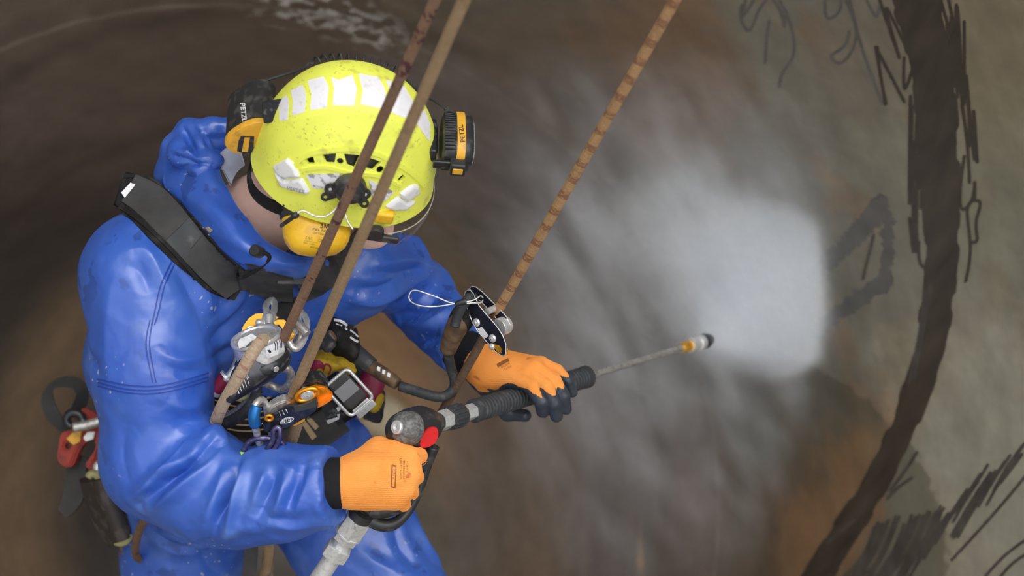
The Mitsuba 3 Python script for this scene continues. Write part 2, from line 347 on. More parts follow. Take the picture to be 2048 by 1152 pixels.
# ---------------------------------------------------------------- materials
def rgb(c): return {'type': 'rgb', 'value': [float(x) for x in c]}
def lin(r, g, b): return tuple(float(((c / 255 + .055) / 1.055) ** 2.4 if c > 10 else c / 255 / 12.92) for c in (r, g, b))
def mat(name, color, rough=.5, metal=0.0, spec=.5, bump=None, bscale=.001, eps=5e-4, **k):
    d = {'type': 'principled', 'base_color': color if isinstance(color, dict) else rgb(color), 'roughness': rough, 'metallic': metal, 'specular': spec, **k}
    if bump is not None: d = {'type': 'bumpmap', 'arbitrary': proc(bump, eps), 'scale': bscale, 'bsdf': d}
    scene[name] = {'type': 'twosided', 'bsdf': d}
    return name
def grime(base, dirt, scale=60.0, lo=.5, hi=.75, amount=.8, speck=0.0):
    def fn(p, n, uv):
        a = smoothstep(lo, hi, fbm(p.x * scale, p.y * scale, p.z * scale, 3)) * amount
        if speck: a = dr.maximum(a, smoothstep(.78, .84, noise(p.x * scale * 7, p.y * scale * 7, p.z * scale * 7)) * speck * smoothstep(.45, .6, noise(p.x * scale * .7, p.y * scale * .7, p.z * scale * .7 + 9)))
        return mix(base, dirt, a)
    return proc(fn)
def suit_col(p, n, uv):
    c = mix((.022, .082, .42), (.044, .132, .51), fbm(p.x * 9, p.y * 9, p.z * 9, 3))
    wet = smoothstep(.60, .66, fbm(p.x * 44 + 3, p.y * 44, p.z * 36, 4)) * smoothstep(.48, .66, noise(p.x * 7, p.y * 7, p.z * 7 + 4))
    c = c * (1 - .30 * wet)
    dust = smoothstep(.5, .8, fbm(p.x * 16, p.y * 16 + 5, p.z * 16, 3))
    c = mix(c, (.10, .195, .53), .55 * dust)
    fl = smoothstep(.84, .90, noise(p.x * 190, p.y * 190, p.z * 120)) * smoothstep(.58, .72, noise(p.x * 11, p.y * 11, p.z * 11 + 8))
    return mix(c, (.40, .42, .50), .6 * fl)
def suit_rough(p, n, uv):
    wet = smoothstep(.45, .65, fbm(p.x * 8, p.y * 8, p.z * 8 + 2, 3))
    return .44 - .22 * wet
mat('suit', proc(suit_col), proc(suit_rough), spec=.6, bump=lambda p, n, uv: fbm(p.x * 38, p.y * 38, p.z * 38, 3), bscale=.0022, clearcoat=.6, clearcoat_gloss=.93)
mat('suit_seam', (.014, .05, .30), .5)
mat('visor_edge', (.40, .37, .33), .3)
mat('suit_lining', grime((.42, .45, .56), (.30, .32, .42), 40), .85)
mat('skin', proc(lambda p, n, uv: mix((.76, .47, .39), (.84, .57, .48), fbm(p.x * 50, p.y * 50, p.z * 50, 3))), .5, spec=.3, bump=lambda p, n, uv: noise(p.x * 900, p.y * 900, p.z * 900), bscale=.0002)
mat('hair', (.02, .014, .01), .6)
mat('glove_knit', proc(lambda p, n, uv: mix(mix((.90, .30, .055), (1.0, .40, .10), fbm(p.x * 30, p.y * 30, p.z * 30, 2)), (.45, .10, .03), .7 * smoothstep(.70, .82, fbm(p.x * 55 + 7, p.y * 55, p.z * 55, 3)))), .85, spec=.2,
    bump=lambda p, n, uv: dr.sin((p.x * float(UPC[0]) + p.y * float(UPC[1]) + p.z * float(UPC[2])) * 2100 + 5 * noise(p.x * 28, p.y * 28, p.z * 28)) * (.5 + .5 * noise(p.x * 700, p.y * 700, p.z * 700)), bscale=.00022, eps=2e-4)
mat('glove_latex', proc(lambda p, n, uv: mix((.028, .035, .048), (.05, .06, .078), fbm(p.x * 60, p.y * 60, p.z * 60, 3))), .38, spec=.5, bump=lambda p, n, uv: fbm(p.x * 300, p.y * 300, p.z * 300, 2), bscale=.0006)
mat('cuff_knit', (.018, .018, .020), .9, spec=.1, bump=lambda p, n, uv: noise(p.x * 700, p.y * 700, p.z * 700), bscale=.0006)
mat('webbing', proc(lambda p, n, uv: mix((.042, .042, .043), (.072, .069, .067), fbm(p.x * 60, p.y * 60, p.z * 60, 3))), .8, spec=.2,
    bump=lambda p, n, uv: dr.sin((p.x * .3 + p.y * .6 - p.z * .75) * 2600), bscale=.00012, eps=2e-4)
mat('padding', grime((.016, .015, .015), (.045, .042, .038), 50), .85, spec=.2, bump=lambda p, n, uv: noise(p.x * 500, p.y * 500, p.z * 500), bscale=.0006)
mat('black_plastic', grime((.026, .026, .028), (.10, .092, .085), 70, .5, .8, .8), .42, spec=.5)
mat('black_rubber', grime((.040, .043, .047), (.10, .10, .10), 90, .55, .8, .7), .6, spec=.4)
mat('helmet_yellow', grime((.87, .92, .12), (.46, .42, .07), 55, .62, .85, .55, .6), .40, spec=.5)
mat('white_plastic', grime((.76, .76, .76), (.45, .40, .38), 90, .62, .8, .5), .35)
mat('reflective_white', grime((.84, .83, .85), (.60, .58, .60), 120, .6, .8, .5, .5), .45)
mat('reflective_worn', grime((.80, .79, .81), (.22, .20, .20), 150, .50, .66, .8), .5)
mat('ear_yellow', grime((.86, .50, .022), (.62, .33, .03), 60, .55, .8, .6, .5), .32)
mat('amber_plastic', grime((.80, .42, .04), (.42, .22, .05), 90, .55, .8, .6), .4)
mat('print_black', (.02, .018, .016), .6)
mat('print_white', (.75, .75, .75), .6)
mat('print_brown', (.28, .09, .02), .8)
mat('print_grey', (.20, .20, .21), .6)
mat('steel', proc(lambda p, n, uv: mix((.80, .80, .80), (.62, .62, .62), smoothstep(.4, .8, fbm(p.x * 260, p.y * 260, p.z * 260, 3)))), .26, .6)
mat('steel_worn', proc(lambda p, n, uv: mix((.62, .61, .59), (.40, .37, .34), smoothstep(.4, .75, fbm(p.x * 260, p.y * 260, p.z * 260, 3)))), .38, .7)
mat('zinc', proc(lambda p, n, uv: mix((.78, .79, .79), (.62, .62, .61), smoothstep(.4, .8, fbm(p.x * 300, p.y * 300, p.z * 300, 3)))), .34, .55)
mat('black_anodised', grime((.020, .020, .030), (.05, .05, .055), 100, .6, .8, .6), .22, .3, .7)
mat('black_worn_metal', grime((.030, .032, .036), (.16, .16, .16), 130, .58, .75, .7), .28, .4, .6)
mat('violet_anodised', grime((.09, .08, .20), (.25, .24, .28), 130, .55, .7, .7), .25, .8)
mat('orange_anodised', grime((.95, .36, .02), (.70, .22, .01), 120), .22, .75)
mat('gold_anodised', grime((.90, .45, .04), (.62, .28, .02), 100), .28, .6)
mat('orange_plastic', grime((.80, .20, .010), (.55, .14, .01), 80), .3)
mat('blue_anodised', (.02, .16, .45), .22, .6)
mat('red_plastic', (.62, .012, .014), .4)
mat('red_rubber', grime((.35, .035, .022), (.16, .03, .02), 60), .55)
mat('crimson_sleeve', grime((.22, .012, .045), (.08, .01, .02), 80), .5)
mat('yellow_cloth', grime((.40, .26, .02), (.16, .10, .02), 70), .8, spec=.2)
mat('green_plastic', (.30, .62, .04), .4)
mat('lime_cord', grime((.36, .34, .16), (.2, .2, .1), 90), .8)
mat('tan_thread', (.42, .32, .18), .8)
mat('label_white', grime((.72, .72, .74), (.5, .5, .5), 150), .45)
mat('brown_sleeve', grime((.155, .095, .05), (.055, .036, .022), 60, .4, .7), .5)
mat('dark_tool', grime((.030, .022, .020), (.075, .06, .055), 60), .6)
mat('scuffed_cap', proc(lambda p, n, uv: mix((.10, .098, .095), (.22, .215, .21), smoothstep(.3, .75, fbm(p.x * 260, p.y * 260, p.z * 260, 4)))), .6, .2, bump=lambda p, n, uv: fbm(p.x * 400, p.y * 400, p.z * 400, 2), bscale=.001)
mat('bronze', (.30, .19, .09), .35, .8)
scene['visor_clear'] = {'type': 'thindielectric', 'int_ior': 1.35}
def rope_mat(name, base, dark, fleck, band, period, every=0.0):
    def col(p, n, uv):
        s = uv.y; a = uv.x
        w = noise(s * 900, a * 14); c = mix(base, dark, .55 * w + .45 * fbm(s * 25, a * 3, 2.0, 3))
        st = dr.floor(s / .0045 + a * 3); alt = cell = mikit.cell_rand(st, dr.floor(a * 12 + s / .009), 5)
        b = smoothstep(.62, .68, noise(s / period, 3.3)) * smoothstep(.45, .55, alt)
        if every: b = dr.maximum(b * .35, smoothstep(.62, .74, .5 + .5 * dr.sin(s * 2 * math.pi / every + 2.2 * noise(s * 9, 1.5) + .9 * dr.sin(a * 6.283))) * smoothstep(.25, .5, noise(s * 900, a * 12)))
        return mix(c, fleck, band * b)
    def bmp(p, n, uv):
        a, b = uv.x * 12 + uv.y / .0048, uv.x * 12 - uv.y / .0048; fa_, fb_ = dr.floor(a), dr.floor(b)
        odd = (fa_ + fb_) - 2 * dr.floor((fa_ + fb_) * .5)
        return dr.select(odd > .5, dr.sin((a - fa_) * math.pi), dr.sin((b - fb_) * math.pi)) + .5 * noise(p.x * 1500, p.y * 1500, p.z * 1500)
    mat(name, proc(col), .9, spec=.15, bump=bmp, bscale=.0005, eps=2e-4, sheen=.4)
rope_mat('rope_brown', (.30, .19, .125), (.16, .092, .06), (.06, .015, .03), .8, .010)
rope_mat('rope_beige', (.36, .255, .15), (.22, .14, .08), (.15, .09, .05), .3, .030)
rope_mat('rope_tan', (.50, .31, .155), (.30, .17, .085), (.15, .05, .04), .62, .012, .033)
rope_mat('rope_dark', (.20, .13, .085), (.095, .056, .038), (.06, .02, .03), .8, .010)
rope_mat('rope_speckled', (.52, .40, .28), (.32, .23, .16), (.30, .06, .06), .5, .004)

# ---------------------------------------------------------------- the pipe: a steel cone that closes to a dished end far below
VX, VY = 560, 1000
AX = unit(at(VX, VY, 1.0) - EYE)
PROF = [(2.25, .9), (2.0, 1.5), (1.70, 2.25), (1.47, 2.8), (1.265, 3.3), (1.155, 3.56), (1.04, 3.84), (.90, 4.2), (.76, 4.6), (.62, 5.0), (.48, 5.3), (.30, 5.5), (.12, 5.58), (.0005, 5.6)]
pp = A(PROF); tt = np.linspace(0, 1, len(pp)); cs = CubicSpline(tt, pp); pr = cs(np.linspace(0, 1, 110)); pr[:, 0] = np.maximum(pr[:, 0], .0005)
NA = 220
pa = unit(RGT - AX * (RGT @ AX)); pb = np.cross(AX, pa); ang = np.arange(NA) * 2 * np.pi / NA
inner = EYE + pr[:, 1][:, None, None] * AX + pr[:, 0][:, None, None] * (np.cos(ang)[None, :, None] * pa + np.sin(ang)[None, :, None] * pb)
outer = EYE + (pr[:, 1] + .03)[:, None, None] * AX + (pr[:, 0] + .03)[:, None, None] * (np.cos(ang)[None, :, None] * pa + np.sin(ang)[None, :, None] * pb)
n0 = len(pr); fi = grid_faces(n0, NA, False, True); fo = grid_faces(n0, NA, False, True)[:, ::-1] + n0 * NA
j = np.arange(NA); j1 = (j + 1) % NA; rim = np.vstack([np.stack([j, j + n0 * NA, j1 + n0 * NA], 1), np.stack([j, j1 + n0 * NA, j1], 1)])
pipe = trimesh.Trimesh(np.vstack([inner.reshape(-1, 3), outer.reshape(-1, 3)]), np.vstack([fi, fo, rim]), process=False)
PIPE = Surf(trimesh.Trimesh(inner.reshape(-1, 3), fi, process=False))
# stains and worn zones of the wall, with lit areas and glints painted in: (where, radius in metres, colour, strength)
STAINS_AND_LIGHT = []
def stain_or_light(x, y, r, c, s, lump=1.0):
    STAINS_AND_LIGHT.append((PIPE.on([(x, y)])[0][0], r, lin(*c), s, lump))
GREY = (128, 124, 112)
for a in [(830, 690, .36, (206, 160, 114), .9, .6), (880, 830, .25, (180, 146, 110), .6, .6), (774, 838, .062, (252, 240, 205), 1.0, .2), (1278, 1150, .040, (240, 190, 132), .95, 1), (1292, 1100, .034, (240, 190, 132), .9, 1), (1304, 1052, .024, (200, 150, 108), .8, 1), (1312, 1000, .016, (170, 126, 94), .6, 1), (80, 80, .55, (104, 90, 82), .9), (60, 420, .6, (70, 61, 58), .95), (300, 120, .4, (116, 100, 90), .8), (120, 1050, .8, (64, 61, 60), .95), (20, 1060, .42, (66, 63, 62), .8), (420, 60, .4, (104, 90, 80), .7), (700, 60, .3, (110, 94, 80), .6),  # the opening entries paint lit tan, a pale reflection and an orange-white glint
          (980, 300, .32, (132, 121, 117), .8), (1180, 620, .42, (144, 136, 135), .85), (1250, 850, .32, (146, 137, 134), .85), (1150, 160, .26, (122, 100, 84), .6), (1350, 120, .20, (138, 104, 76), .55), (1320, 240, .12, (140, 104, 74), .5), (1050, 950, .40, (140, 130, 127), .85), (1180, 1080, .32, (142, 130, 126), .85),
          (1400, 1000, .17, (118, 84, 62), .8), (1560, 1080, .15, (138, 92, 60), .8), (1700, 965, .10, (188, 134, 86), .9), (1630, 1100, .13, (180, 128, 84), .9), (1755, 900, .07, (186, 134, 86), .85), (1850, 700, .12, (140, 120, 84), .5),
          (1980, 300, .25, (142, 138, 114), .6), (1950, 60, .2, (140, 122, 92), .5), (1990, 900, .30, (166, 162, 144), .8), (1700, 150, .12, (124, 112, 96), .5), (580, 1015, .30, (70, 62, 56), .9)]: stain_or_light(*a)
GLINTS = [(PIPE.on([(x, y)])[0][0], r) for x, y, r in ((600, 12, .06), (660, 24, .065), (715, 44, .06), (765, 74, .05), (560, 4, .05))]  # sparkling wet highlights high on the wall, painted as pale flecks
# a paler brown ring of reflected light, painted where the dished end begins
LIT_RING = [(0, 870), (120, 755), (250, 685), (420, 610), (640, 560), (850, 600), (930, 740), (985, 900), (1000, 1060)]
# the ragged edge of a shadow, painted into the wall colour
SHADE_P = PIPE.on([(1600, 728), (1680, 752), (1740, 798), (1800, 868), (1850, 955), (1880, 1030), (1905, 1090)])[0] - EYE
SHADE_V = SHADE_P @ AX; SHADE_U = (np.arctan2(SHADE_P @ pb, SHADE_P @ pa) / (2 * np.pi)) % 1
SHADE_U = np.where(SHADE_U < .5, SHADE_U + 1, SHADE_U); SHADE_EDGE = [float(x) for x in np.polyfit(SHADE_U - .98, SHADE_V, 2)[::-1]]
def wall_col(p, n, uv):
    q = fbm(p.x * 3.2, p.y * 3.2, p.z * 3.2, 4); f = fbm(p.x * 17, p.y * 17, p.z * 17, 4)
    c = mix(lin(104, 98, 88), lin(146, 140, 122), q)
    c = mix(c, lin(140, 112, 84), .6 * smoothstep(.52, .72, fbm(p.x * 8 + 4, p.y * 8, p.z * 8, 4)))
    wx, wy, wz = (f - .5) * .16, (noise(p.x * 11, p.y * 11, p.z * 11 + 7) - .5) * .16, (noise(p.x * 9 + 5, p.y * 9, p.z * 9) - .5) * .16
    for P, r, col, s, lump in STAINS_AND_LIGHT:
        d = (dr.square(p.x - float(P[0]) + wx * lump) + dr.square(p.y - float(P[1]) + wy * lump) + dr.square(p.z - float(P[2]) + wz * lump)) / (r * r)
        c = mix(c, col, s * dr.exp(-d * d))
    for P, r in GLINTS: c = mix(c, (.62, .59, .54), .9 * dr.exp(-(dr.square(p.x - float(P[0])) + dr.square(p.y - float(P[1])) + dr.square(p.z - float(P[2]))) / (r * r)) * smoothstep(.50, .66, fbm(p.x * 46, p.y * 46, p.z * 46, 3)))  # wet glints put into the base colour
    sx, sy, sz = p.x - float(EYE[0]), p.y - float(EYE[1]), p.z - float(EYE[2])
    v1 = uv.y - .187 * (sx * float(pa[0]) + sy * float(pa[1]) + sz * float(pa[2])) + .012 * (f - .5)
    c = mix(c, lin(150, 138, 124), .5 * dr.exp(-dr.square((v1 - 3.983) / .007)) * (.4 + noise(p.x * 14, p.y * 14, p.z * 14)))
    v = uv.y + .05 * (q - .5)
    ring = smoothstep(4.62, 4.9, v) * (1 - smoothstep(4.98, 5.3, v))
    c = mix(c, lin(150, 126, 100), .75 * ring)  # the lit ring, painted as brown base colour
    for k, w in ((3.98, .03), (4.36, .03)):                         # circumferential welds, darker bands
        c = c * (1 - .2 * dr.exp(-dr.square((v - k) / w)))
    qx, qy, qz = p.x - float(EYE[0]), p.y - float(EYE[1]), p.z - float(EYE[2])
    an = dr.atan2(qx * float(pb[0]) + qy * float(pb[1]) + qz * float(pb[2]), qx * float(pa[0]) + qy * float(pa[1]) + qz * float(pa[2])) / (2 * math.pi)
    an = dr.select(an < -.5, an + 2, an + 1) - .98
    c = mix(c, lin(90, 85, 70), .6 * smoothstep(-.006, .012, uv.y - (SHADE_EDGE[0] + SHADE_EDGE[1] * an + SHADE_EDGE[2] * an * an) + .03 * (noise(p.x * 60, p.y * 60, p.z * 60) - .5)) * smoothstep(-.05, -.02, an) * (1 - smoothstep(.05, .08, an)) * (1 - smoothstep(4.0, 4.3, uv.y)))  # painted shade on the deeper side of the shadow edge
    c = c * (.72 + .5 * f) * (.91 + .18 * fbm(p.x * 70, p.y * 70, p.z * 70, 3))
    return c
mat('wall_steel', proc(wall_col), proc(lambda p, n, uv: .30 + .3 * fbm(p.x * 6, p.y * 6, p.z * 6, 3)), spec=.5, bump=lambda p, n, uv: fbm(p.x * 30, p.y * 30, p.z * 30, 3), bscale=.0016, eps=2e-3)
uvp = np.stack(np.broadcast_arrays(ang[None, :] / (2 * np.pi), pr[:, 1][:, None]), -1).reshape(-1, 2)
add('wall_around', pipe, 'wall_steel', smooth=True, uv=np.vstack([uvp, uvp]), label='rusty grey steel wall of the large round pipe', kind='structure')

# ---------------------------------------------------------------- the worker
man = thing('person', 'rope access worker in a blue waterproof suit, leaning over and aiming a spray lance', 'person')
def px(r, Z): return r * Z / F
def limb(fd, nodes, k=.03, **o):
    fd.chain(ats(nodes), [px(q[3], q[2]) for q in nodes], k, **o)
# jacket
H = .0055
J_R_ARM = [(282, 545, 2.90, 118), (305, 740, 2.90, 112), (322, 920, 2.93, 110), (415, 976, 2.895, 101), (478, 1000, 2.87, 84), (560, 984, 2.845, 88), (655, 975, 2.82, 69), (700, 972, 2.81, 60)]
J_L_ARM = [(712, 530, 3.08, 80), (785, 545, 3.22, 72), (838, 592, 3.30, 66), (885, 650, 3.22, 58), (924, 702, 3.13, 44), (945, 725, 3.10, 42)]
J_BODY = [[(300, 560, 2.95, 130), (480, 500, 3.02, 108), (700, 545, 3.10, 95)], [(370, 650, 3.03, 150), (560, 630, 3.14, 120), (640, 575, 3.16, 66)],
          [(330, 720, 3.12, 160), (560, 780, 3.25, 130)], [(380, 860, 3.22, 140), (570, 880, 3.30, 120)], [(400, 960, 3.30, 140), (600, 950, 3.36, 120)]]
allj = [q for c in J_BODY for q in c] + J_R_ARM + J_L_ARM
P_ = ats(allj); R_ = A([px(q[3], q[2]) for q in allj])
jk = Field((P_ - R_[:, None]).min(0) - .05, (P_ + R_[:, None]).max(0) + .05, H)
for c in J_BODY: limb(jk, c, .06)
limb(jk, J_R_ARM, .035); limb(jk, J_L_ARM, .022)
limb(jk, [(722, 592, 3.09, 20), (742, 604, 3.12, 20), (770, 598, 3.17, 18)], .010); limb(jk, [(806, 636, 3.24, 17), (832, 660, 3.24, 17), (852, 664, 3.22, 14)], .010); limb(jk, [(862, 694, 3.16, 16), (884, 712, 3.14, 15)], .010)
limb(jk, [(350, 950, 2.835, 16), (395, 908, 2.84, 24), (428, 878, 2.855, 21), (436, 864, 2.875, 14)], .010)
for nodes, r in ((J_R_ARM, .11), (J_L_ARM, .09)):
    a, b = ats(nodes[-2:-1])[0], ats(nodes[-1:])[0]; jk.plane(a + .25 * (b - a), b - a, b, r)
jacket = finer(relax(jk.mesh(), 3))
# trousers
T_R = [(390, 960, 3.32, 128), (365, 1110, 3.38, 112), (360, 1330, 3.46, 100), (380, 1480, 3.75, 75), (380, 1640, 4.05, 55)]
T_L = [(610, 930, 3.38, 128), (705, 1070, 3.32, 122), (830, 1270, 3.26, 105), (800, 1420, 3.55, 78), (790, 1560, 3.85, 58)]
P_ = ats(T_R + T_L); R_ = A([px(q[3], q[2]) for q in T_R + T_L])
tr = Field((P_ - R_[:, None]).min(0) - .04, (P_ + R_[:, None]).max(0) + .04, .007)
limb(tr, [T_R[0], T_L[0]], .05); limb(tr, T_R, .04); limb(tr, T_L, .04)
trousers = finer(relax(tr.mesh(), 3))

def wrinkle(m, amp, sc, seed, stretch=(1, 1, 1)):
    v = A(m.vertices); n = A(m.vertex_normals); q = meshkit.fbm(v * A(stretch) * sc + seed, 3, seed)
    r = 1 - np.abs(2 * q - 1) * 2.2; m.vertices = v + n * (amp * r)[:, None]; return m
JS = Surf(jacket)
wrinkle(jacket, .0022, 11, 3)
folds(jacket, [
    ([(442, 862), (420, 892), (380, 935), (330, 972), (280, 1012)], -.013, .009), ([(436, 850), (405, 885), (365, 925), (315, 962), (258, 1000)], .011, .012), ([(462, 880), (430, 925), (385, 962), (330, 1000), (290, 1025)], .009, .012),
    ([(478, 920), (470, 960), (448, 1010), (432, 1060)], -.012, .008), ([(486, 915), (482, 960), (462, 1020), (448, 1075)], .009, .010),
    ([(550, 955), (535, 990), (512, 1045)], -.010, .009), ([(532, 935), (520, 980), (500, 1030)], .008, .011), ([(570, 940), (560, 990), (530, 1055)], .009, .011), ([(600, 945), (585, 985), (572, 1020)], -.009, .008), ([(620, 930), (608, 975), (590, 1030)], .008, .010),
    ([(396, 922), (350, 950), (312, 962)], -.009, .008), ([(400, 905), (355, 935), (312, 950)], .006, .010), ([(350, 1065), (405, 1090), (430, 1068)], -.006, .009),
    ([(428, 868), (385, 905), (335, 955), (278, 1008)], -.011, .012), ([(440, 890), (400, 925), (350, 975), (300, 1015)], .010, .014),
    ([(400, 858), (372, 890), (318, 950), (262, 995)], .008, .013), ([(400, 918), (360, 945), (312, 965)], -.006, .009),
    ([(474, 924), (455, 990), (428, 1068)], -.008, .010), ([(492, 926), (478, 990), (452, 1080)], .007, .013), ([(455, 915), (435, 980), (402, 1050)], .006, .012),
    ([(552, 945), (535, 985), (515, 1012)], -.006, .009), ([(590, 920), (585, 960), (568, 1006), (575, 1040)], .007, .010), ([(610, 925), (607, 960), (600, 1000)], -.006, .008),
    ([(632, 910), (640, 960), (636, 1020)], .006, .010), ([(530, 1040), (570, 1052), (625, 1050)], .007, .012), ([(500, 1010), (545, 1035), (600, 1040)], -.006, .010),
    ([(430, 1080), (470, 1060), (520, 1050)], .006, .013), ([(545, 905), (560, 930), (600, 945)], .006, .012),
    ([(262, 500), (285, 498), (315, 540), (350, 600)], .008, .013), ([(250, 530), (275, 540), (300, 590)], -.005, .012), ([(350, 530), (385, 590), (402, 640)], -.007, .012),
    ([(372, 520), (410, 580), (425, 640)], .007, .013), ([(300, 690), (350, 720), (408, 715)], .006, .013), ([(320, 720), (365, 742), (412, 735)], -.004, .009),
    ([(330, 800), (370, 815), (410, 800)], .006, .014), ([(345, 830), (385, 845), (412, 835)], -.005, .011), ([(418, 690), (455, 650), (500, 600)], -.011, .014),
    ([(418, 720), (460, 700), (480, 690)], -.008, .010), ([(440, 650), (470, 620), (490, 590)], .008, .012), ([(225, 560), (215, 640), (215, 740)], .005, .016),
    ([(255, 850), (245, 910), (262, 970)], -.004, .012), ([(160, 690), (180, 720), (200, 745)], -.008, .012),
    ([(700, 600), (750, 605), (810, 575), (850, 555)], .010, .012), ([(705, 575), (760, 578), (815, 545)], -.009, .010), ([(760, 530), (820, 520), (875, 545)], .008, .010),
    ([(740, 545), (800, 545), (850, 530)], -.006, .009), ([(780, 630), (830, 625), (880, 585)], -.009, .010), ([(800, 650), (850, 650), (905, 610)], .010, .011),
    ([(830, 670), (870, 672), (920, 640)], -.008, .009), ([(850, 695), (890, 700), (935, 668)], .008, .010), ([(880, 725), (910, 725), (945, 695)], -.006, .008),
    ([(770, 480), (830, 480), (870, 510)], .007, .012), ([(895, 545), (905, 580), (925, 610)], .006, .009)])
TS = Surf(trousers)
wrinkle(trousers, .002, 10, 5)
folds(trousers, [
    ([(640, 850), (655, 880), (660, 925)], .012, .012), ([(668, 840), (690, 870), (692, 915)], -.011, .011), ([(700, 835), (728, 868), (745, 890)], .011, .011), ([(620, 880), (630, 910), (640, 940)], -.009, .010),
    ([(735, 840), (755, 870), (770, 880)], -.008, .009), ([(690, 915), (720, 925), (760, 915)], .008, .010),
    ([(820, 1020), (850, 1090), (890, 1140)], .010, .012), ([(790, 1040), (800, 1090), (840, 1140)], -.008, .011), ([(700, 1090), (740, 1120), (800, 1150)], .008, .013),
    ([(300, 1070), (340, 1100), (420, 1100)], .006, .013), ([(400, 1085), (410, 1120), (440, 1150)], -.006, .010)])
JS, TS = Surf(jacket), Surf(trousers)
add('jacket', jacket, 'suit', man, True)
add('trousers', trousers, 'suit', man, True)
# stitched seams of the sleeve and of the collar
sl = lambda pts, w=2.6: JS.line(pts, w, .0016, -.0002, 5)
seams = [sl([(195, 758), (240, 768), (300, 773), (360, 763), (416, 746)]), sl([(196, 765), (240, 776), (300, 781), (360, 771), (416, 754)]), sl([(197, 772), (240, 783), (300, 788), (360, 778), (416, 761)], 2),
         sl([(300, 640), (292, 690), (298, 730), (305, 765)]), sl([(306, 640), (299, 690), (305, 730), (312, 765)]), sl([(345, 520), (322, 570), (308, 630), (303, 650)]), sl([(352, 523), (329, 573), (315, 632), (309, 650)])]
add('seam', cat(seams), 'suit_seam', man, False)

# head: skull, jaw, nose, lips, eyes, ears, in the frame of the helmet (front, right side, up)
HO = at(683, 326, 2.80)
HF = unit(vec(.965, -.13, .22)); HU = vec(.05, .62, -.78); HU = unit(HU - HF * (HF @ HU)); HS = np.cross(HF, HU)
def hl(f, s, u): return HO + f * HF + s * HS + u * HU
ax = (HF, HS, HU)
NECK = [(490, 480, 2.99, 78), (508, 440, 2.935, 82), (565, 408, 2.91, 78)]
pts = np.vstack([ats(NECK), A([hl(.13, 0, -.18), hl(-.12, .1, .15), hl(0, -.12, 0)])])
hd = Field(pts.min(0) - .1, pts.max(0) + .1, .0035)
limb(hd, NECK + [(640, 395, 2.90, 74)], .02)
hd.ell(hl(-.005, 0, .02), ax, (.100, .078, .105), .02); hd.ell(hl(.03, 0, -.055), ax, (.068, .062, .085), .03)
hd.chain([hl(.0, .045, -.085), hl(.07, .012, -.118), hl(.07, -.012, -.118), hl(.0, -.045, -.085)], [.03, .021, .021, .03], .025)
hd.chain([hl(.085, 0, -.02), hl(.108, 0, -.055), hl(.100, 0, -.062)], [.009, .012, .012], .012)
for s in (-1, 1):
    hd.ell(hl(.099, s * .012, -.063), ax, (.008, .008, .007), .006)
    hd.ell(hl(.082, s * .034, -.016), ax, (.012, .022, .008), .010); hd.ell(hl(.088, s * .033, -.030), ax, (.012, .013, .009), .006, 'cut'); hd.ell(hl(.079, s * .033, -.030), ax, (.011, .012, .011), .004)
    hd.ell(hl(-.012, s * .080, -.035), ax, (.018, .010, .032), .006); hd.ell(hl(-.006, s * .092, -.032), ax, (.009, .007, .018), .004, 'cut')
hd.chain([hl(.088, .022, -.088), hl(.094, 0, -.085), hl(.088, -.022, -.088)], [.004, .006, .004], .005)
hd.chain([hl(.086, .018, -.096), hl(.091, 0, -.097), hl(.086, -.018, -.096)], [.004, .006, .004], .005)
head = relax(hd.mesh(), 3)
add('head', head, 'skin', man, True)
add('hair', hull_spheres([hl(-.03, 0, .03), hl(-.045, .03, -.02), hl(-.045, -.03, -.02), hl(.02, 0, .045)], [.079, .05, .05, .077], 28), 'hair', man, True)

# collar and hood folded down behind the neck
rimc = [(668, 540, 3.02), (650, 440, 3.05), (600, 360, 3.05), (530, 300, 3.02), (475, 296, 2.95), (441, 322, 2.90), (452, 372, 2.865), (490, 432, 2.835), (530, 478, 2.82), (566, 503, 2.82), (612, 513, 2.85), (655, 520, 2.92)]
midc = [(690, 550, 3.05), (668, 440, 3.08), (610, 345, 3.09), (520, 285, 3.05), (440, 280, 2.97), (392, 330, 2.885), (420, 408, 2.835), (462, 470, 2.805), (505, 512, 2.795), (560, 530, 2.81), (612, 538, 2.85), (660, 545, 2.93)]
basc = [(705, 570, 3.09), (690, 450, 3.12), (620, 350, 3.14), (500, 300, 3.08), (385, 292, 3.0), (326, 352, 2.93), (382, 440, 2.872), (440, 505, 2.845), (492, 540, 2.835), (550, 556, 2.86), (612, 565, 2.90), (668, 572, 2.97)]
cb = lambda u, v: .0025 * np.sin(u * 30 + v * 5) * np.sin(v * np.pi) + .0012 * np.sin(u * 67 + 9 * v)
collar = loft([ats(rimc), ats(midc), ats(basc)], 150, 34, .0028, bump=cb)
if collar.volume < 0: collar.invert()
add('collar', collar, 'suit', man, True)
CS = Surf(collar)
add('collar_seam', cat(CS.line([(366, 412), (420, 475), (470, 520), (510, 540)], 2, .0007)), 'suit_seam', man, False)
hoodpts = [(338, 348, 2.965, 30), (356, 300, 2.945, 32), (378, 262, 2.93, 24), (425, 256, 2.925, 20), (468, 255, 2.93, 19), (520, 275, 2.98, 28)]
hf = Field(ats(hoodpts).min(0) - .09, ats(hoodpts).max(0) + .09, .0035)
limb(hf, hoodpts, .010); limb(hf, [(366, 305, 2.91, 32), (404, 330, 2.885, 24), (436, 322, 2.885, 12)], .010); limb(hf, [(390, 300, 2.925, 30), (435, 290, 2.935, 18), (470, 280, 2.94, 14)], .010)
hf.cone(at(448, 284, 2.905), at(476, 280, 2.90), px(13, 2.9), px(15, 2.9), .006, 'cut'); limb(hf, [(384, 258, 2.915, 12), (404, 288, 2.897, 14), (424, 314, 2.884, 10)], .012)
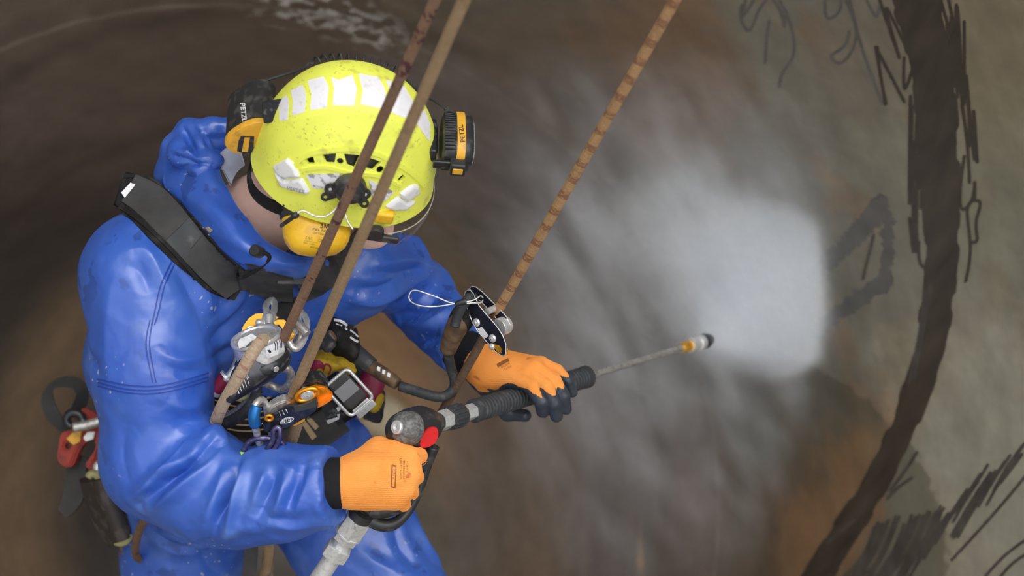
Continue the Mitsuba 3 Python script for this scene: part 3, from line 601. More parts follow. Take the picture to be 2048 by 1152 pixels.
hood = finer(relax(hf.mesh(), 2)); wrinkle(hood, .001, 16, 8)
folds(hood, [([(366, 256), (382, 288), (398, 316)], -.008, .005), ([(398, 254), (412, 275), (420, 296)], -.006, .005), ([(352, 345), (392, 326), (425, 330)], -.007, .005), ([(350, 300), (366, 308), (380, 300)], .005, .006), ([(345, 312), (372, 318), (404, 336)], -.007, .006), ([(352, 338), (380, 350), (412, 352)], .005, .007)])
add('hood', hood, 'suit', man, True)
add('hood_lining', loft([ats([(432, 318, 2.888), (452, 296, 2.895), (478, 290, 2.90)]), ats([(446, 340, 2.885), (462, 322, 2.895), (485, 312, 2.905)]), ats([(462, 370, 2.875), (474, 345, 2.895), (490, 330, 2.91)])], 16, 10, .003), 'suit_lining', man, True, label='pale grey lining')

# ---------------------------------------------------------------- helmet
helmet = thing('safety_helmet', 'dirty bright yellow safety helmet with white reflective stickers on the worker', 'helmet')
def dome(az, el, inset=0.0):
    """Helmet surface: az from the front towards the right side, el from the rim to the crown."""
    a, b, h = .1275 - inset, .104 - inset, .166 - inset
    ce, se = np.cos(el), np.sin(el); ce = np.sign(ce) * np.abs(ce) ** .86
    f = a * ce * np.cos(az); s = b * ce * np.sin(az); u = h * np.abs(se) ** 1.02 * np.sign(se)
    f = f * (1 + .04 * np.cos(az) * ce) - .006 * (1 - ce)
    band = 1 / (1 + np.exp((np.abs(s) - .050) / .0025)); lift = .0048 * band * np.clip(se * 3 - .35, 0, 1)
    side = np.clip((np.abs(np.sin(az)) - .55) / .3, 0, 1)
    u = u - (.006 + .002 * side + .012 * np.maximum(np.cos(az), 0) + .004 * np.maximum(-np.cos(az), 0)) * (ce ** 4)
    flare = .0035 * np.clip(1 - el / .25, 0, 1) ** 2
    k = 1 + (lift / np.sqrt(f * f + s * s + u * u + 1e-6))
    f, s, u = f * k + flare * np.cos(az), s * k + flare * np.sin(az), u * k
    return HO + f[..., None] * HF + s[..., None] * HS + u[..., None] * HU
azs = np.arange(180) * 2 * np.pi / 180; els = np.linspace(-.06, np.pi / 2 - .004, 90)
E_, Z_ = np.meshgrid(els, azs, indexing='ij')
def dome_mesh(inset, e0=0.0):
    E2 = np.maximum(E_, e0); v = dome(Z_, E2, inset).reshape(-1, 3); f = grid_faces(90, 180, False, True); k = len(v)
    v = np.vstack([v, HO + (.166 - inset) * HU + .0035 * HU - .006 * HF]); jj = np.arange(180)
    return v, np.vstack([f, np.stack([89 * 180 + jj, jj * 0 + k, 89 * 180 + (jj + 1) % 180], 1)])
vo, fo_ = dome_mesh(0); vi, fi_ = dome_mesh(.0055)
if trimesh.Trimesh(vo, fo_, process=False).volume < 0: fo_ = fo_[:, ::-1]
else: fi_ = fi_[:, ::-1]
if (fo_ == fi_).all(): fi_ = fi_[:, ::-1]
jj = np.arange(180); j2 = (jj + 1) % 180; k = len(vo)
ri = np.vstack([np.stack([jj, j2, jj + k], 1), np.stack([j2, j2 + k, jj + k], 1)])
shell = trimesh.Trimesh(np.vstack([vo, vi]), np.vstack([fo_, fi_ + k, ri]), process=False)
if not shell.is_winding_consistent: shell = trimesh.Trimesh(shell.vertices, np.vstack([fo_, fi_ + k, ri[:, ::-1]]), process=False)
HS0 = Surf(trimesh.Trimesh(vo, fo_, process=False))
vents = [[(610, 319), (626, 314), (629, 327), (615, 327)], [(644, 310), (672, 307), (668, 327), (652, 326)], [(688, 308), (720, 311), (708, 336), (695, 331)], [(731, 337), (741, 317), (762, 324), (746, 341)], [(794, 361), (806, 349), (810, 355), (803, 363)]]
vents = [Polygon(v).buffer(-1.5).buffer(2.2) for v in vents] + [Point(680, 323).buffer(7), Point(761, 340).buffer(8)]
def M(m): m = tm(m); return m3.Manifold(m3.Mesh(np.asarray(m.vertices, np.float32), np.asarray(m.faces, np.uint32)))
sm_ = M(shell)
for v in vents: sm_ = sm_ - M(HS0.patch(v, .016, -.010, 6, 8))
add('shell', sm_, 'helmet_yellow', helmet, 40)
# raised arch over the vents, and the lower lip of the side panel
add('vent_arch', cat(HS0.line([(585, 342), (602, 318), (640, 302), (690, 297), (740, 303), (790, 325), (830, 352), (848, 372)], 9, .0035, -.001, 4), HS0.line([(604, 340), (650, 334), (700, 345), (760, 352), (800, 372)], 7, .003, -.001, 4)), 'helmet_yellow', helmet, 50)
add('liner', lathe([(.0005, .132), (.05, .120), (.080, .085), (.091, .03), (.093, -.002), (.087, -.002), (.086, .03), (.075, .08), (.045, .112), (.0005, .124)], HO - .004 * HF, HU, 40), 'black_plastic', helmet, True)
stick = [[(559, 202), (574, 191), (578, 207), (575, 240), (560, 241)], [(583, 182), (604, 170), (609, 179), (612, 196), (609, 224), (585, 231), (587, 202)], [(616, 162), (647, 154), (657, 174), (653, 215), (621, 220), (624, 189)],
    [(663, 155), (677, 161), (704, 151), (713, 177), (708, 211), (666, 210), (669, 177)], [(717, 148), (756, 155), (769, 177), (772, 198), (763, 217), (722, 208), (726, 179)], [(772, 160), (807, 172), (826, 205), (811, 236), (783, 225), (783, 193)], [(831, 244), (848, 219), (859, 247), (859, 283)]]
for q in stick: add('reflective_sticker', HS0.patch(Polygon(q).buffer(-1).buffer(1.5), .0005, .0002, 6, 10), 'reflective_white', helmet, 40)
for q in ([(613, 350), (622, 348), (683, 347), (670, 361), (658, 369), (651, 377), (626, 375)], [(738, 359), (787, 383), (768, 402), (744, 392)]):
    add('reflective_sticker', HS0.patch(Polygon(q).buffer(-1).buffer(1.5), .0005, .0006, 6, 10), 'reflective_worn', helmet, 40)
dm = lambda hgt: (lambda d: np.minimum(d / 5, 1) ** .6 * hgt)
for q in ([(547, 332), (576, 316), (590, 329), (601, 353), (573, 357), (557, 350)], [(546, 336), (563, 354), (574, 360), (605, 356), (620, 382), (615, 388), (563, 373)],
          [(799, 386), (823, 369), (835, 369), (838, 386), (814, 402), (801, 394)], [(769, 413), (795, 392), (812, 404), (834, 399), (812, 419), (789, 420)]):
    add('vent_cover', HS0.patch(Polygon(q).buffer(-2).buffer(2.5), .001, .0, 1.6, 24, lift=dm(.0045)), 'white_plastic', helmet, 50, label='white plastic cover')
add('lettering', HS0.text('VERTEX', 578, 375, 6.5, 12, .0005, .0056), 'print_grey', helmet, False)
# front wedge at the rim, chin strap, pivot of the visor, visor
add('rim_block', put(rbox(.042, .014, .020, .004), mat4(HS0.on([(757, 434)])[0][0] - .003 * HS, HF, HS)), 'ear_yellow', helmet)
add('strap', strap([hl(-.07, .085, -.005), hl(-.055, .083, -.05), hl(-.02, .072, -.10), hl(.035, .05, -.135)], .018, .0022, HS), 'webbing', helmet)
add('strap', strap([hl(.05, .088, -.01), hl(.035, .080, -.06), hl(.035, .06, -.125)], .018, .0022, HS), 'webbing', helmet)
add('nape_strap', strap([hl(-.03, .095, -.012), hl(-.085, .072, -.030), hl(-.118, .03, -.045), hl(-.12, -.02, -.045), hl(-.09, -.07, -.03)], .020, .003, [-HF * .3 + HS, -HF + HS, -HF, -HF, -HF - HS]), 'padding', helmet)
piv = hl(.052, .106, -.014)
add('visor_pivot', cat(lathe([(.0005, .006), (.010, .006), (.012, .004), (.012, -.004), (.0005, -.004)], piv, HS, 20), put(rbox(.05, .012, .008, .003), mat4(piv + .010 * HF - .010 * HU, HF, HU))), 'black_plastic', helmet)
va = np.linspace(-1.15, 1.22, 60); vh = np.linspace(0, 1, 10)
VP = A([[hl(.026 + (.113 - .012 * (b - .3) ** 2) * max(math.cos(a), 0) ** .9, .114 * math.sin(a), -.008 - .012 * math.cos(a) - b * .040 * (1 - .2 * abs(a) ** 2 / 1.4)) for b in vh] for a in va])
add('visor', trimesh.Trimesh(VP.reshape(-1, 3), grid_faces(60, 10), process=False), 'visor_clear', helmet, True, label='clear curved visor')
add('visor_rim', tube(VP[:, 0], .0009, 8, 80), 'visor_edge', helmet, True)

# ---------------------------------------------------------------- ear defender on the helmet's right side (its twin on the far side)
def ear(cup, side, label):
    e = thing('ear_defender', label, 'ear defender', 'pair of ear defenders on the helmet')
    X, Y, N = cup
    m = lambda o=(0, 0, 0): mat4(o[0] * X + o[1] * Y + o[2] * N + side, X, Y, N)
    prof = [(1.0, -.012), (1.0, .0), (.985, .010), (.93, .020), (.80, .030), (.6, .0365), (.3, .040), (.001, .041)]
    an = np.arange(56) * 2 * np.pi / 56; rx, ry = .0475, .0315
    rr = (np.abs(np.cos(an)) ** 2.5 + np.abs(np.sin(an)) ** 2.5) ** (-1 / 2.5)
    V = A([[side + X * rx * r * w * math.cos(t) + Y * ry * r * w * math.sin(t) * (1 + .12 * math.cos(t)) + N * z for t, w in zip(an, rr)] for r, z in prof])
    shell_ = trimesh.Trimesh(V.reshape(-1, 3), np.vstack([grid_faces(len(prof), 56, False, True), np.stack([np.zeros(54, int), np.arange(2, 56), np.arange(1, 55)], 1)]), process=False)
    if shell_.volume < 0: shell_.invert()
    add('cup', shell_, 'ear_yellow', e, 50)
    V2 = A([[side + X * (rx + d) * w * math.cos(t) + Y * (ry + d) * w * math.sin(t) - N * z for t, w in zip(an, rr)] for d, z in ((-.012, .012), (-.001, .012), (.003, .016), (.003, .024), (-.002, .029), (-.014, .030))])
    c2 = trimesh.Trimesh(V2.reshape(-1, 3), grid_faces(6, 56, False, True), process=False); add('cushion', c2 if c2.volume > 0 else trimesh.Trimesh(c2.vertices, c2.faces[:, ::-1]), 'black_rubber', e, True)
    return e, shell_
cN = unit(.80 * HS - .35 * HU + .12 * HF); cX = unit(HF - cN * (HF @ cN)); cY = np.cross(cN, cX)
EC = at(633, 455, 2.775)
e1, ecup = ear((cX, cY, cN), EC, 'scuffed yellow ear defender cup hanging below the near side of the helmet')
ES = Surf(ecup)
add('lettering', cat(ES.text('3M', 639, 456, 9, 3, .0003, .0001, bold=True), ES.text('PELTOR', 624, 460, 4.2, 9, .0003, .0001, shear=.3, bold=True, aspect=1.55), ES.text('OPTIME I', 625, 467, 3.4, 10, .0003, .0001, aspect=1.5),
    ES.text('EAC', 610, 478, 5.5, 10, .0003, .0001), ES.text('CE', 636, 483, 5.5, 10, .0003, .0001), ES.text('PATENTED UVEX 2', 608, 482, 2.2, 11, .0003, .0001), ES.text('EN352-3 2002', 607, 486, 2.2, 11, .0003, .0001), ES.text('SNR 26dB', 620, 495, 3, 10, .0003, .0001)), 'print_black', e1, False)
w0 = lambda x, y, z=2.708: at(x, y, z)
add('wire_arm', cat(tube([w0(592, 430), w0(602, 422), w0(625, 430), w0(657, 430), w0(676, 412), w0(690, 398, 2.690)], .0014, 8, 60), tube([w0(690, 398, 2.690), w0(690, 425), w0(694, 440), w0(706, 459)], .0014, 8, 30)), 'steel', e1, True, label='thin bent wire arm')
add('pivot', cat(tube([w0(562, 452, 2.735), w0(592, 430, 2.71)], [.0028, .0034], 8, 4), hull_spheres([w0(589, 431, 2.709), w0(592, 430, 2.71)], .005)), 'black_plastic', e1)
mp = HS0.on([(700, 372)])[0][0]; mn = unit(.8 * HS + .25 * HU); mx = unit(HF - mn * (HF @ mn))
arm2 = plate(shapely.union_all([Point(0, 0).buffer(.022), LineString([(0, 0), (-.030, .020)]).buffer(.0065), LineString([(0, 0), (-.026, .006)]).buffer(.008), LineString([(0, 0), (.024, .022)]).buffer(.0065), LineString([(0, 0), (.022, .006)]).buffer(.008)]).buffer(.003).buffer(-.003), .004, .001,
    [Point(-.030, .020).buffer(.0028), Point(.024, .022).buffer(.0028)])
my = np.cross(mn, mx); my = my if my @ UPC < 0 else -my
fm = np.eye(4); fm[:3, 0], fm[:3, 1], fm[:3, 2], fm[:3, 3] = mx, my, np.cross(mx, my), mp + mn * .004
mount = put(arm2, fm)
add('mount', cat(mount, lathe([(.0005, .019), (.010, .0185), (.016, .016), (.0175, .012), (.0205, .010), (.0215, .004), (.0215, .0), (.0005, .0)], mp + mn * .004, mn, 36)), 'black_plastic', e1, 40, label='black pivot bracket on the helmet')
for a, b in ((-.026, .006), (.022, .006)): add('rivet', lathe([(.0005, .0015), (.002, .001), (.0025, 0), (.0005, 0)], mp + mn * .0065 + mx * a + my * b, mn, 12), 'steel', e1)
e2, _ = ear((-cX, cY, unit(-.95 * HS - .3 * HU)), hl(-.03, -.112, -.055), 'yellow ear defender cup on the far side of the helmet')

# ---------------------------------------------------------------- headlamp: lamp in front, battery behind, cable over the crown
lamp = thing('headlamp', 'black and orange headlamp clipped to the helmet, its battery pack at the back', 'headlamp')
bx = unit(HF * -.60 + HU * -.80); bn = HS; by = np.cross(bn, bx)
bc = at(501, 232, 2.785)
def oval(rx, ry, n=40, p=2.4): 
    t = np.arange(n) * 2 * np.pi / n; return np.c_[rx * np.abs(np.cos(t)) ** (2 / p) * np.sign(np.cos(t)), ry * np.abs(np.sin(t)) ** (2 / p) * np.sign(np.sin(t))]
def prism(rings, origin, X, Y, N):
    """rings: (outline scale, distance along N) of an outline; closed at both ends."""
    V = A([origin + o[:, :1] * X + o[:, 1:] * Y + z * N for o, z in rings]); n, k = V.shape[:2]
    f = np.vstack([grid_faces(n, k, False, True), [[0, j + 1, j] for j in range(1, k - 1)], [[(n - 1) * k, (n - 1) * k + j, (n - 1) * k + j + 1] for j in range(1, k - 1)]])
    m = trimesh.Trimesh(V.reshape(-1, 3), f, process=False)
    if m.volume < 0: m.invert()
    return m
rx, ry = .0385, .0225
batt = add('battery_pack', prism([(oval(rx * .9, ry * .9), -.043), (oval(rx, ry), -.040), (oval(rx, ry), .034)], bc, bx, by, bn), 'black_plastic', lamp, 40)
capm = prism([(oval(rx + .0006, ry + .0006), .034), (oval(rx + .0006, ry + .0006), .040), (oval(rx * .97, ry * .95), .0425), (oval(rx * .8, ry * .75), .0435)], bc, bx, by, bn)
add('cap', capm, 'amber_plastic', batt, 40, label='orange end cap')
BS = Surf(capm); BB = Surf(tm(prism([(oval(rx, ry), -.043), (oval(rx, ry), .034)], bc, bx, by, bn)))
add('latch', BS.patch(Polygon([(478, 281), (483, 272), (508, 273), (506, 300), (496, 306), (475, 300)]).buffer(-1).buffer(1.5), .002, 0, 4, 12), 'black_plastic', batt, 40)
add('latch_tab', BS.patch(Polygon([(489, 273), (500, 273), (496, 301), (484, 300)]), .0028, 0, 4, 12), 'amber_plastic', batt, 40)
add('bracket', put(rbox(.034, .030, .007, .002), mat4(HS0.on([(549, 222)])[0][0], unit(vec(.9, .1, -.35)), unit(vec(0, 1, 0)))), 'black_worn_metal', lamp)
add('lettering', BB.text('PETZL', 481, 206, 9, 84, .0005, .0002, bold=True), 'print_white', batt, False)
# cable: plain, coiled over the crown, plain again
c0 = HO + 0 * HU
cp = [at(518, 166, 2.80), at(560, 152, 2.80), at(608, 136, 2.84)]
run = [at(618, 128, 2.87), at(650, 120, 2.88), at(690, 118, 2.885), at(740, 125, 2.88), at(790, 143, 2.87), at(815, 160, 2.86)]
q = spline(run, 600); t_, a_, b_ = frames(q, ref=UPC); ph = np.linspace(0, 2 * np.pi * 13.5, 600); rad = .0078 * np.clip(np.minimum(np.linspace(0, 12, 600), np.linspace(12, 0, 600)), .15, 1)
coil = q + rad[:, None] * (np.cos(ph)[:, None] * a_ + np.sin(ph)[:, None] * b_)
ce = [at(830, 178, 2.83), at(858, 196, 2.80), at(884, 212, 2.775), at(893, 219, 2.77)]
add('cable', cat(tube(cp + [coil[0]], .0019, 8, 40), tube(coil, .0016, 7, 600), tube([coil[-1]] + ce, .0019, 8, 40)), 'black_rubber', lamp, True, label='coiled black cable over the crown')
# lamp head
lo = at(908, 283, 2.765); lf = unit(HF + .10 * HU); ly = unit(HS - lf * (HS @ lf)); lz = np.cross(lf, ly)
hexo = lambda a, b: oval(a, b, 44, 3.0)
# lf = forwards; outline spanned by ly (across the head) and lz
hd_ = add('lamp_head', prism([(hexo(.034, .022), -.018), (hexo(.039, .026), -.015), (hexo(.040, .027), -.002), (hexo(.042, .029), .0), (hexo(.042, .029), .016), (hexo(.040, .027), .022), (hexo(.036, .023), .025)], lo, ly, lz, lf), 'black_plastic', lamp, 40)
band_ = prism([(hexo(.0425, .0295), .001), (hexo(.0430, .0300), .003), (hexo(.0430, .0300), .011), (hexo(.0425, .0295), .0125)], lo, ly, lz, lf)
add('band', band_, 'amber_plastic', hd_, 40, label='orange front band')
LS = Surf(band_)
add('lettering', LS.text('PETZL', 930, 285, 8.5, -97, .0004, .0001, bold=True), 'print_black', hd_, False)
for k in range(15):
    z = -.034 + k * .0048
    s_ = 1 - .25 * (abs(z) / .036) ** 3
    add('cooling_fin', put(rbox(.016, .0016, .058 * s_, .0006, 6), mat4(lo - .008 * lf + z * ly, lf, ly)), 'black_plastic', hd_)
add('lens', prism([(hexo(.034, .021), .0245), (hexo(.032, .019), .0262)], lo, ly, lz, lf), 'white_plastic', hd_, 40)
kn = lo + .046 * ly + .004 * lf
add('knob', put(rbox(.022, .018, .022, .003), mat4(kn, lf, ly)), 'black_plastic', hd_); add('knob_mark', put(rbox(.014, .002, .010, .001), mat4(kn + .0095 * ly, lf, ly)), 'amber_plastic', hd_)
add('tilt_bracket', cat(put(rbox(.010, .062, .022, .003), mat4(lo - .030 * lf, lf, ly)), put(rbox(.040, .006, .014, .002), mat4(lo - .010 * lf + .044 * ly, lf, ly)), put(rbox(.030, .05, .010, .003), mat4(lo - .038 * lf - .002 * lz, unit(lf), ly))), 'black_worn_metal', lamp)
add('strain_relief', tube([ce[-1], lo - .040 * ly], .0042, 10, 6), 'black_rubber', lamp)

# ---------------------------------------------------------------- gloves
def glove(root, wrist, knuckles, fingers, thumb, dorsal, h, pointed, extra=()):
    nodes = wrist + [q for f in fingers for q in f] + thumb
    fd = Field(ats(nodes).min(0) - .05, ats(nodes).max(0) + .05, h)
    limb(fd, wrist, .012)
    for kn in knuckles: limb(fd, [wrist[-1], kn], .012)
    for a, b in zip(knuckles[:-1], knuckles[1:]): limb(fd, [a, b], .004)
    for e in extra: limb(fd, e, .012)
    for f in fingers: limb(fd, f, .0022)
    limb(fd, thumb, .008)
    g = finer(relax(fd.mesh(), 2))
    c = A(g.triangles_center); n = A(g.face_normals); dark = n @ dorsal < -.25
    best = np.full(len(c), 9.0); val = np.zeros(len(c)); isf = np.zeros(len(c), bool)
    for k, f in enumerate(fingers + [thumb]):
        P = ats(f); L = np.r_[0, np.cumsum(np.linalg.norm(np.diff(P, axis=0), axis=1))]
        for i in range(len(P) - 1):
            e = P[i + 1] - P[i]; t = np.clip((c - P[i]) @ e / (e @ e), 0, 1); d = np.linalg.norm(c - P[i] - t[:, None] * e, axis=1) - px(f[i][3], f[i][2])
            u = (L[i] + t * (L[i + 1] - L[i])) / L[-1]; b = d < best - .0004; best = np.where(b, d, best); val = np.where(b, u, val); isf = np.where(b, True, isf)
    onf = isf & (best < .004) & (val > .02)
    lim = np.where(val < pointed, -.2 + 1.1 * (val / pointed) ** 1.2, 2.0)
    dark = np.where(onf, n @ dorsal < lim, dark)
    ad = A(g.face_adjacency); x = dark.astype(float); deg = np.bincount(ad.ravel(), minlength=len(c)) + 1.0
    for _ in range(16): y = x.copy(); np.add.at(y, ad[:, 0], x[ad[:, 1]]); np.add.at(y, ad[:, 1], x[ad[:, 0]]); x = y / deg
    return g, x > .5
def submesh(m, mask): return trimesh.Trimesh(m.vertices, np.asarray(m.faces)[mask], process=False)
def tidy(m):
    u = np.unique(m.faces); mp = np.zeros(len(m.vertices), int); mp[u] = np.arange(len(u)); return trimesh.Trimesh(A(m.vertices)[u], mp[m.faces], process=False)
# right hand on the pistol grip
RW = [(672, 966, 2.815, 45), (706, 965, 2.818, 46)]
RK = [(818, 917, 2.818, 24), (818, 946, 2.806, 25), (809, 974, 2.810, 25), (795, 996, 2.822, 22)]
RF = [[RK[0], (838, 912, 2.836, 17), (842, 925, 2.862, 15), (822, 938, 2.885, 14)], [RK[1], (829, 954, 2.835, 19), (822, 962, 2.872, 17), (792, 962, 2.890, 15)],
      [RK[2], (820, 985, 2.838, 18), (812, 990, 2.874, 17), (784, 985, 2.890, 15)], [RK[3], (806, 1008, 2.840, 16), (798, 1012, 2.868, 15), (774, 1004, 2.884, 14)]]
RT = [(718, 938, 2.825, 36), (758, 902, 2.838, 27), (796, 896, 2.862, 19), (824, 912, 2.884, 15)]
RD = unit(vec(.1, .25, -.95))
g1, dk1 = glove(None, RW, RK, RF, RT, RD, .0024, .75, [[(735, 950, 2.812, 48), (775, 945, 2.806, 42)], [(740, 985, 2.822, 34), (780, 985, 2.815, 32)], [(757, 905, 2.828, 28), (790, 905, 2.822, 26)]])
gl = add('glove', tidy(submesh(g1, ~dk1)), 'glove_knit', man, True, label='orange knitted glove on the trigger hand')
add('palm_coating', tidy(submesh(g1, dk1)), 'glove_latex', gl, True, label='black rubber palm')
GS = Surf(g1)
def sleeve_cuff(a, b, r0, r1):
    t = unit(b - a); L = np.linalg.norm(b - a)
    return lathe([(r0 - .004, -.012), (r0, -.010), (r0 * 1.01, L * .3), (r1 * 1.01, L * .8), (r1, L), (r1 - .0015, L + .0008), (r1 - .004, L - .002)], a, t, 40)
add('cuff', sleeve_cuff(at(648, 967, 2.817), at(686, 966, 2.816), px(52, 2.81), px(51, 2.81)), 'cuff_knit', gl, True, label='black knitted cuff')
# printed marks on the back of the glove
pr_ = [GS.patch(Polygon([(783, 929), (793, 931), (791, 977), (781, 974)]).difference(Polygon([(785.5, 933), (791, 934), (789, 974), (783.5, 972)])), .0003, .0002, 3)]
for k, tx in enumerate(['CPR 01 4242X', 'EN 388:2016', 'EN 511 CE']):
    pr_.append(GS.text(tx, 799 + k * 6.5, 917 + 5 * k, 4.2, 88 + k, .0003, .0002))
pr_ += [GS.text('SIZE 9', 785, 938, 4.5, 92, .0003, .0002)]
add('print', cat(pr_), 'print_brown', gl, False)
# left hand over the grip of the lance
LW = [(945, 716, 3.10, 37), (972, 735, 3.075, 38)]
LK = [(1042, 757, 3.040, 19), (1056, 745, 3.034, 18), (1070, 735, 3.036, 17), (1082, 727, 3.050, 14)]
LF = [[LK[0], (1068, 775, 3.024, 17), (1083, 802, 3.026, 15.5), (1086, 822, 3.046, 14)], [LK[1], (1092, 772, 3.018, 15.5), (1109, 806, 3.024, 14), (1113, 832, 3.044, 13)],
      [LK[2], (1109, 760, 3.026, 13.5), (1128, 792, 3.034, 12.5), (1132, 818, 3.052, 12)], [LK[3], (1114, 740, 3.046, 12), (1136, 762, 3.052, 11), (1145, 785, 3.064, 10.5)]]
LT = [(972, 760, 3.085, 30), (992, 795, 3.112, 20), (1015, 826, 3.130, 15), (1050, 831, 3.118, 13)]
LD = unit(vec(.15, .62, -.77))
g2, dk2 = glove(None, LW, LK, LF, LT, LD, .0022, .64, [[(990, 742, 3.065, 34), (1025, 742, 3.05, 24)], [(1000, 762, 3.078, 23), (1035, 766, 3.06, 15)]])
c2_ = A(g2.triangles_center); w2 = A([at(1032, 776, 3.055)])[0]; dk2 |= (np.linalg.norm(c2_ - w2, axis=1) < .026) & (g2.face_normals @ LD < .86)
gl2 = add('glove', tidy(submesh(g2, ~dk2)), 'glove_knit', man, True, label='orange knitted glove on the hand over the lance')
add('palm_coating', tidy(submesh(g2, dk2)), 'glove_latex', gl2, True, label='dark blue-black rubber fingertips and palm')
add('cuff', sleeve_cuff(at(930, 704, 3.118), at(968, 733, 3.078), px(46, 3.1), px(43, 3.08)), 'cuff_knit', gl2, True, label='black knitted cuff')
GL2 = Surf(g2)
add('print', cat(GL2.patch(Polygon([(993, 728), (1016, 716), (1019, 722), (996, 735)]), .0003, .0002, 3), GL2.text('EN 388', 1003, 737, 4, -28, .0003, .0002), GL2.text('2131X', 1010, 741, 3.5, -28, .0003, .0002)), 'print_brown', gl2, False)

# ---------------------------------------------------------------- spray gun and lance
gun = thing('spray_gun', 'black high pressure spray gun with a long steel lance held in both gloved hands', 'spray gun')
L0, L1 = at(828, 858, 2.862), at(1400, 685, 3.50); LA = unit(L1 - L0); LL = np.linalg.norm(L1 - L0)
def la(px_): # distance along the lance of the point seen at column px_
    t = np.linspace(-.1, LL + .1, 3000); p = L0 + t[:, None] * LA - EYE; x = 1024 + F * (p @ RGT) / (p @ FWD); return np.interp(px_, x, t)
def ln(d): return L0 + d * LA
side = unit(np.cross(LA, UPC)); lup = np.cross(side, LA)
body = Field(L0 - .10, L0 + .10, .0022)
body.ell(L0 + LA * .002, (LA, side, lup), (.046, .030, .031), .004)
body.cone(L0 + .02 * LA, L0 + .052 * LA, .026, .014, .012)
body.cone(L0 - .012 * LA, L0 - .012 * LA + .018 * unit(vec(-.55, .15, -.82)), .026, .022, .012)
gb = add('body', relax(body.mesh(), 2), 'black_plastic', gun, True)
bnor = unit(vec(-.62, .12, -.78)); bp = at(800, 853, 2.832)
add('end_cap', lathe([(.0005, .009), (.010, .0085), (.0170, .006), (.0225, .000), (.0245, -.010), (.0242, -.020)], Surf(relax(body.mesh(), 2)).on([(800, 855)])[0][0] - bnor * .004, bnor, 36), 'scuffed_cap', gun, True, label='worn grey metal cap')
bo = Surf(relax(body.mesh(), 2)).on([(800, 855)])[0][0] + bnor * .005
add('bolt', lathe([(.0005, .002), (.004, .002), (.0045, .0045), (.0085, .0045), (.0098, .003), (.0098, -.006)], bo, bnor, 24), 'zinc', gun, 40, label='round silver bolt')
red = traced([(842, 893), (838, 884), (846, 866), (860, 855), (873, 856), (876, 867), (870, 884), (856, 893)], at(858, 876, 2.838), unit(vec(.25, -.35, -.9)), .006, .0012, smooth=40)
add('button', red, 'red_plastic', gun, 40, label='round red button')
hexp = lambda r: [(r * math.cos(k * math.pi / 3), r * math.sin(k * math.pi / 3)) for k in range(6)]
def nut(a, b, r, axis_pt=None, p=None, d=None):
    p = L0 if p is None else p; d = LA if d is None else d
    m = plate(Polygon(hexp(r)), b - a, .0009); return put(m, mat4(p + d * (a + b) / 2, unit(np.cross(d, UPC)), unit(np.cross(np.cross(d, UPC), d)), None) if False else frame_z(p + d * (a + b) / 2, d))
def frame_z(o, z, ref=None):
    z = unit(z); r = UPC if ref is None else ref; x = unit(r - z * (r @ z)); m = np.eye(4); m[:3, 0], m[:3, 1], m[:3, 2], m[:3, 3] = x, np.cross(z, x), z, o; return m
d1, d2, d3, d4, d5, d6 = [la(x) for x in (878, 896, 906, 922, 944, 950)]
add('nut', nut(d1, d2, .0155), 'zinc', gun)
kn_ = [lathe([(.010, d2), (.0165, d2), (.0165, d4), (.010, d4)], L0, LA, 30)] + [put(rbox(.003, .004, d4 - d2 - .002, .0008, 6), mat4(ln((d2 + d4) / 2) + .0168 * (math.cos(a) * side + math.sin(a) * lup), math.cos(a) * side + math.sin(a) * lup, -math.sin(a) * side + math.cos(a) * lup)) for a in np.arange(14) * 2 * np.pi / 14]
add('collar_nut', cat(kn_), 'black_rubber', gun)
add('nut', nut(d4, d6 + .004, .0125), 'zinc', gun)
g0, g1_ = la(945), la(1174)
prof = [(.008, g0), (.0165, g0 + .001), (.018, g0 + .004), (.018, g0 + .010)]
x = g0 + .012
while x < g1_ - .016:
    prof += [(.0158, x), (.0158, x + .0028), (.0176, x + .0042), (.0176, x + .0066)]; x += .0078
prof += [(.017, g1_ - .010), (.0185, g1_ - .006), (.0185, g1_ - .002), (.017, g1_), (.006, g1_)]
add('grip', lathe(prof, L0, LA, 32), 'black_rubber', gun, 40, label='ribbed black grip')
t1 = la(1368)
add('tube', lathe([(.0052, g1_ - .003), (.0056, g1_), (.0056, t1)], L0, LA, 16), 'steel_worn', gun, True, label='thin steel lance tube')
nz = [la(x) for x in (1364, 1372, 1378, 1386, 1394, 1402, 1410, 1419)]
add('brass_ring', lathe([(.0058, nz[0]), (.0085, nz[0]), (.0095, nz[1]), (.0095, nz[2]), (.006, nz[2])], L0, LA, 24), 'gold_anodised', gun, 40)
add('nozzle', lathe([(.006, nz[2]), (.0125, nz[2]), (.0135, nz[2] + .002), (.0135, nz[3]), (.0118, nz[3] + .001), (.0118, nz[4]), (.0140, nz[4] + .001), (.0140, nz[5]), (.0115, nz[5] + .001), (.0105, nz[6])], L0, LA, 28), 'steel', gun, 40)
add('nozzle_tip', lathe([(.0140, nz[5] + .002), (.0140, nz[6]), (.010, nz[7]), (.004, nz[7] + .001), (.0005, nz[7] - .002)], L0, LA, 24), 'black_worn_metal', gun, 40)
NOZ = ln(nz[7])
hb = at(728, 1022, 2.862)
add('handle', tube([L0 - .005 * LA - .012 * UPC, at(805, 915, 2.862), at(768, 968, 2.862), hb], [.022, .018, .0165, .018], 20, 30, ell=(1, .85)), 'black_plastic', gun, True)
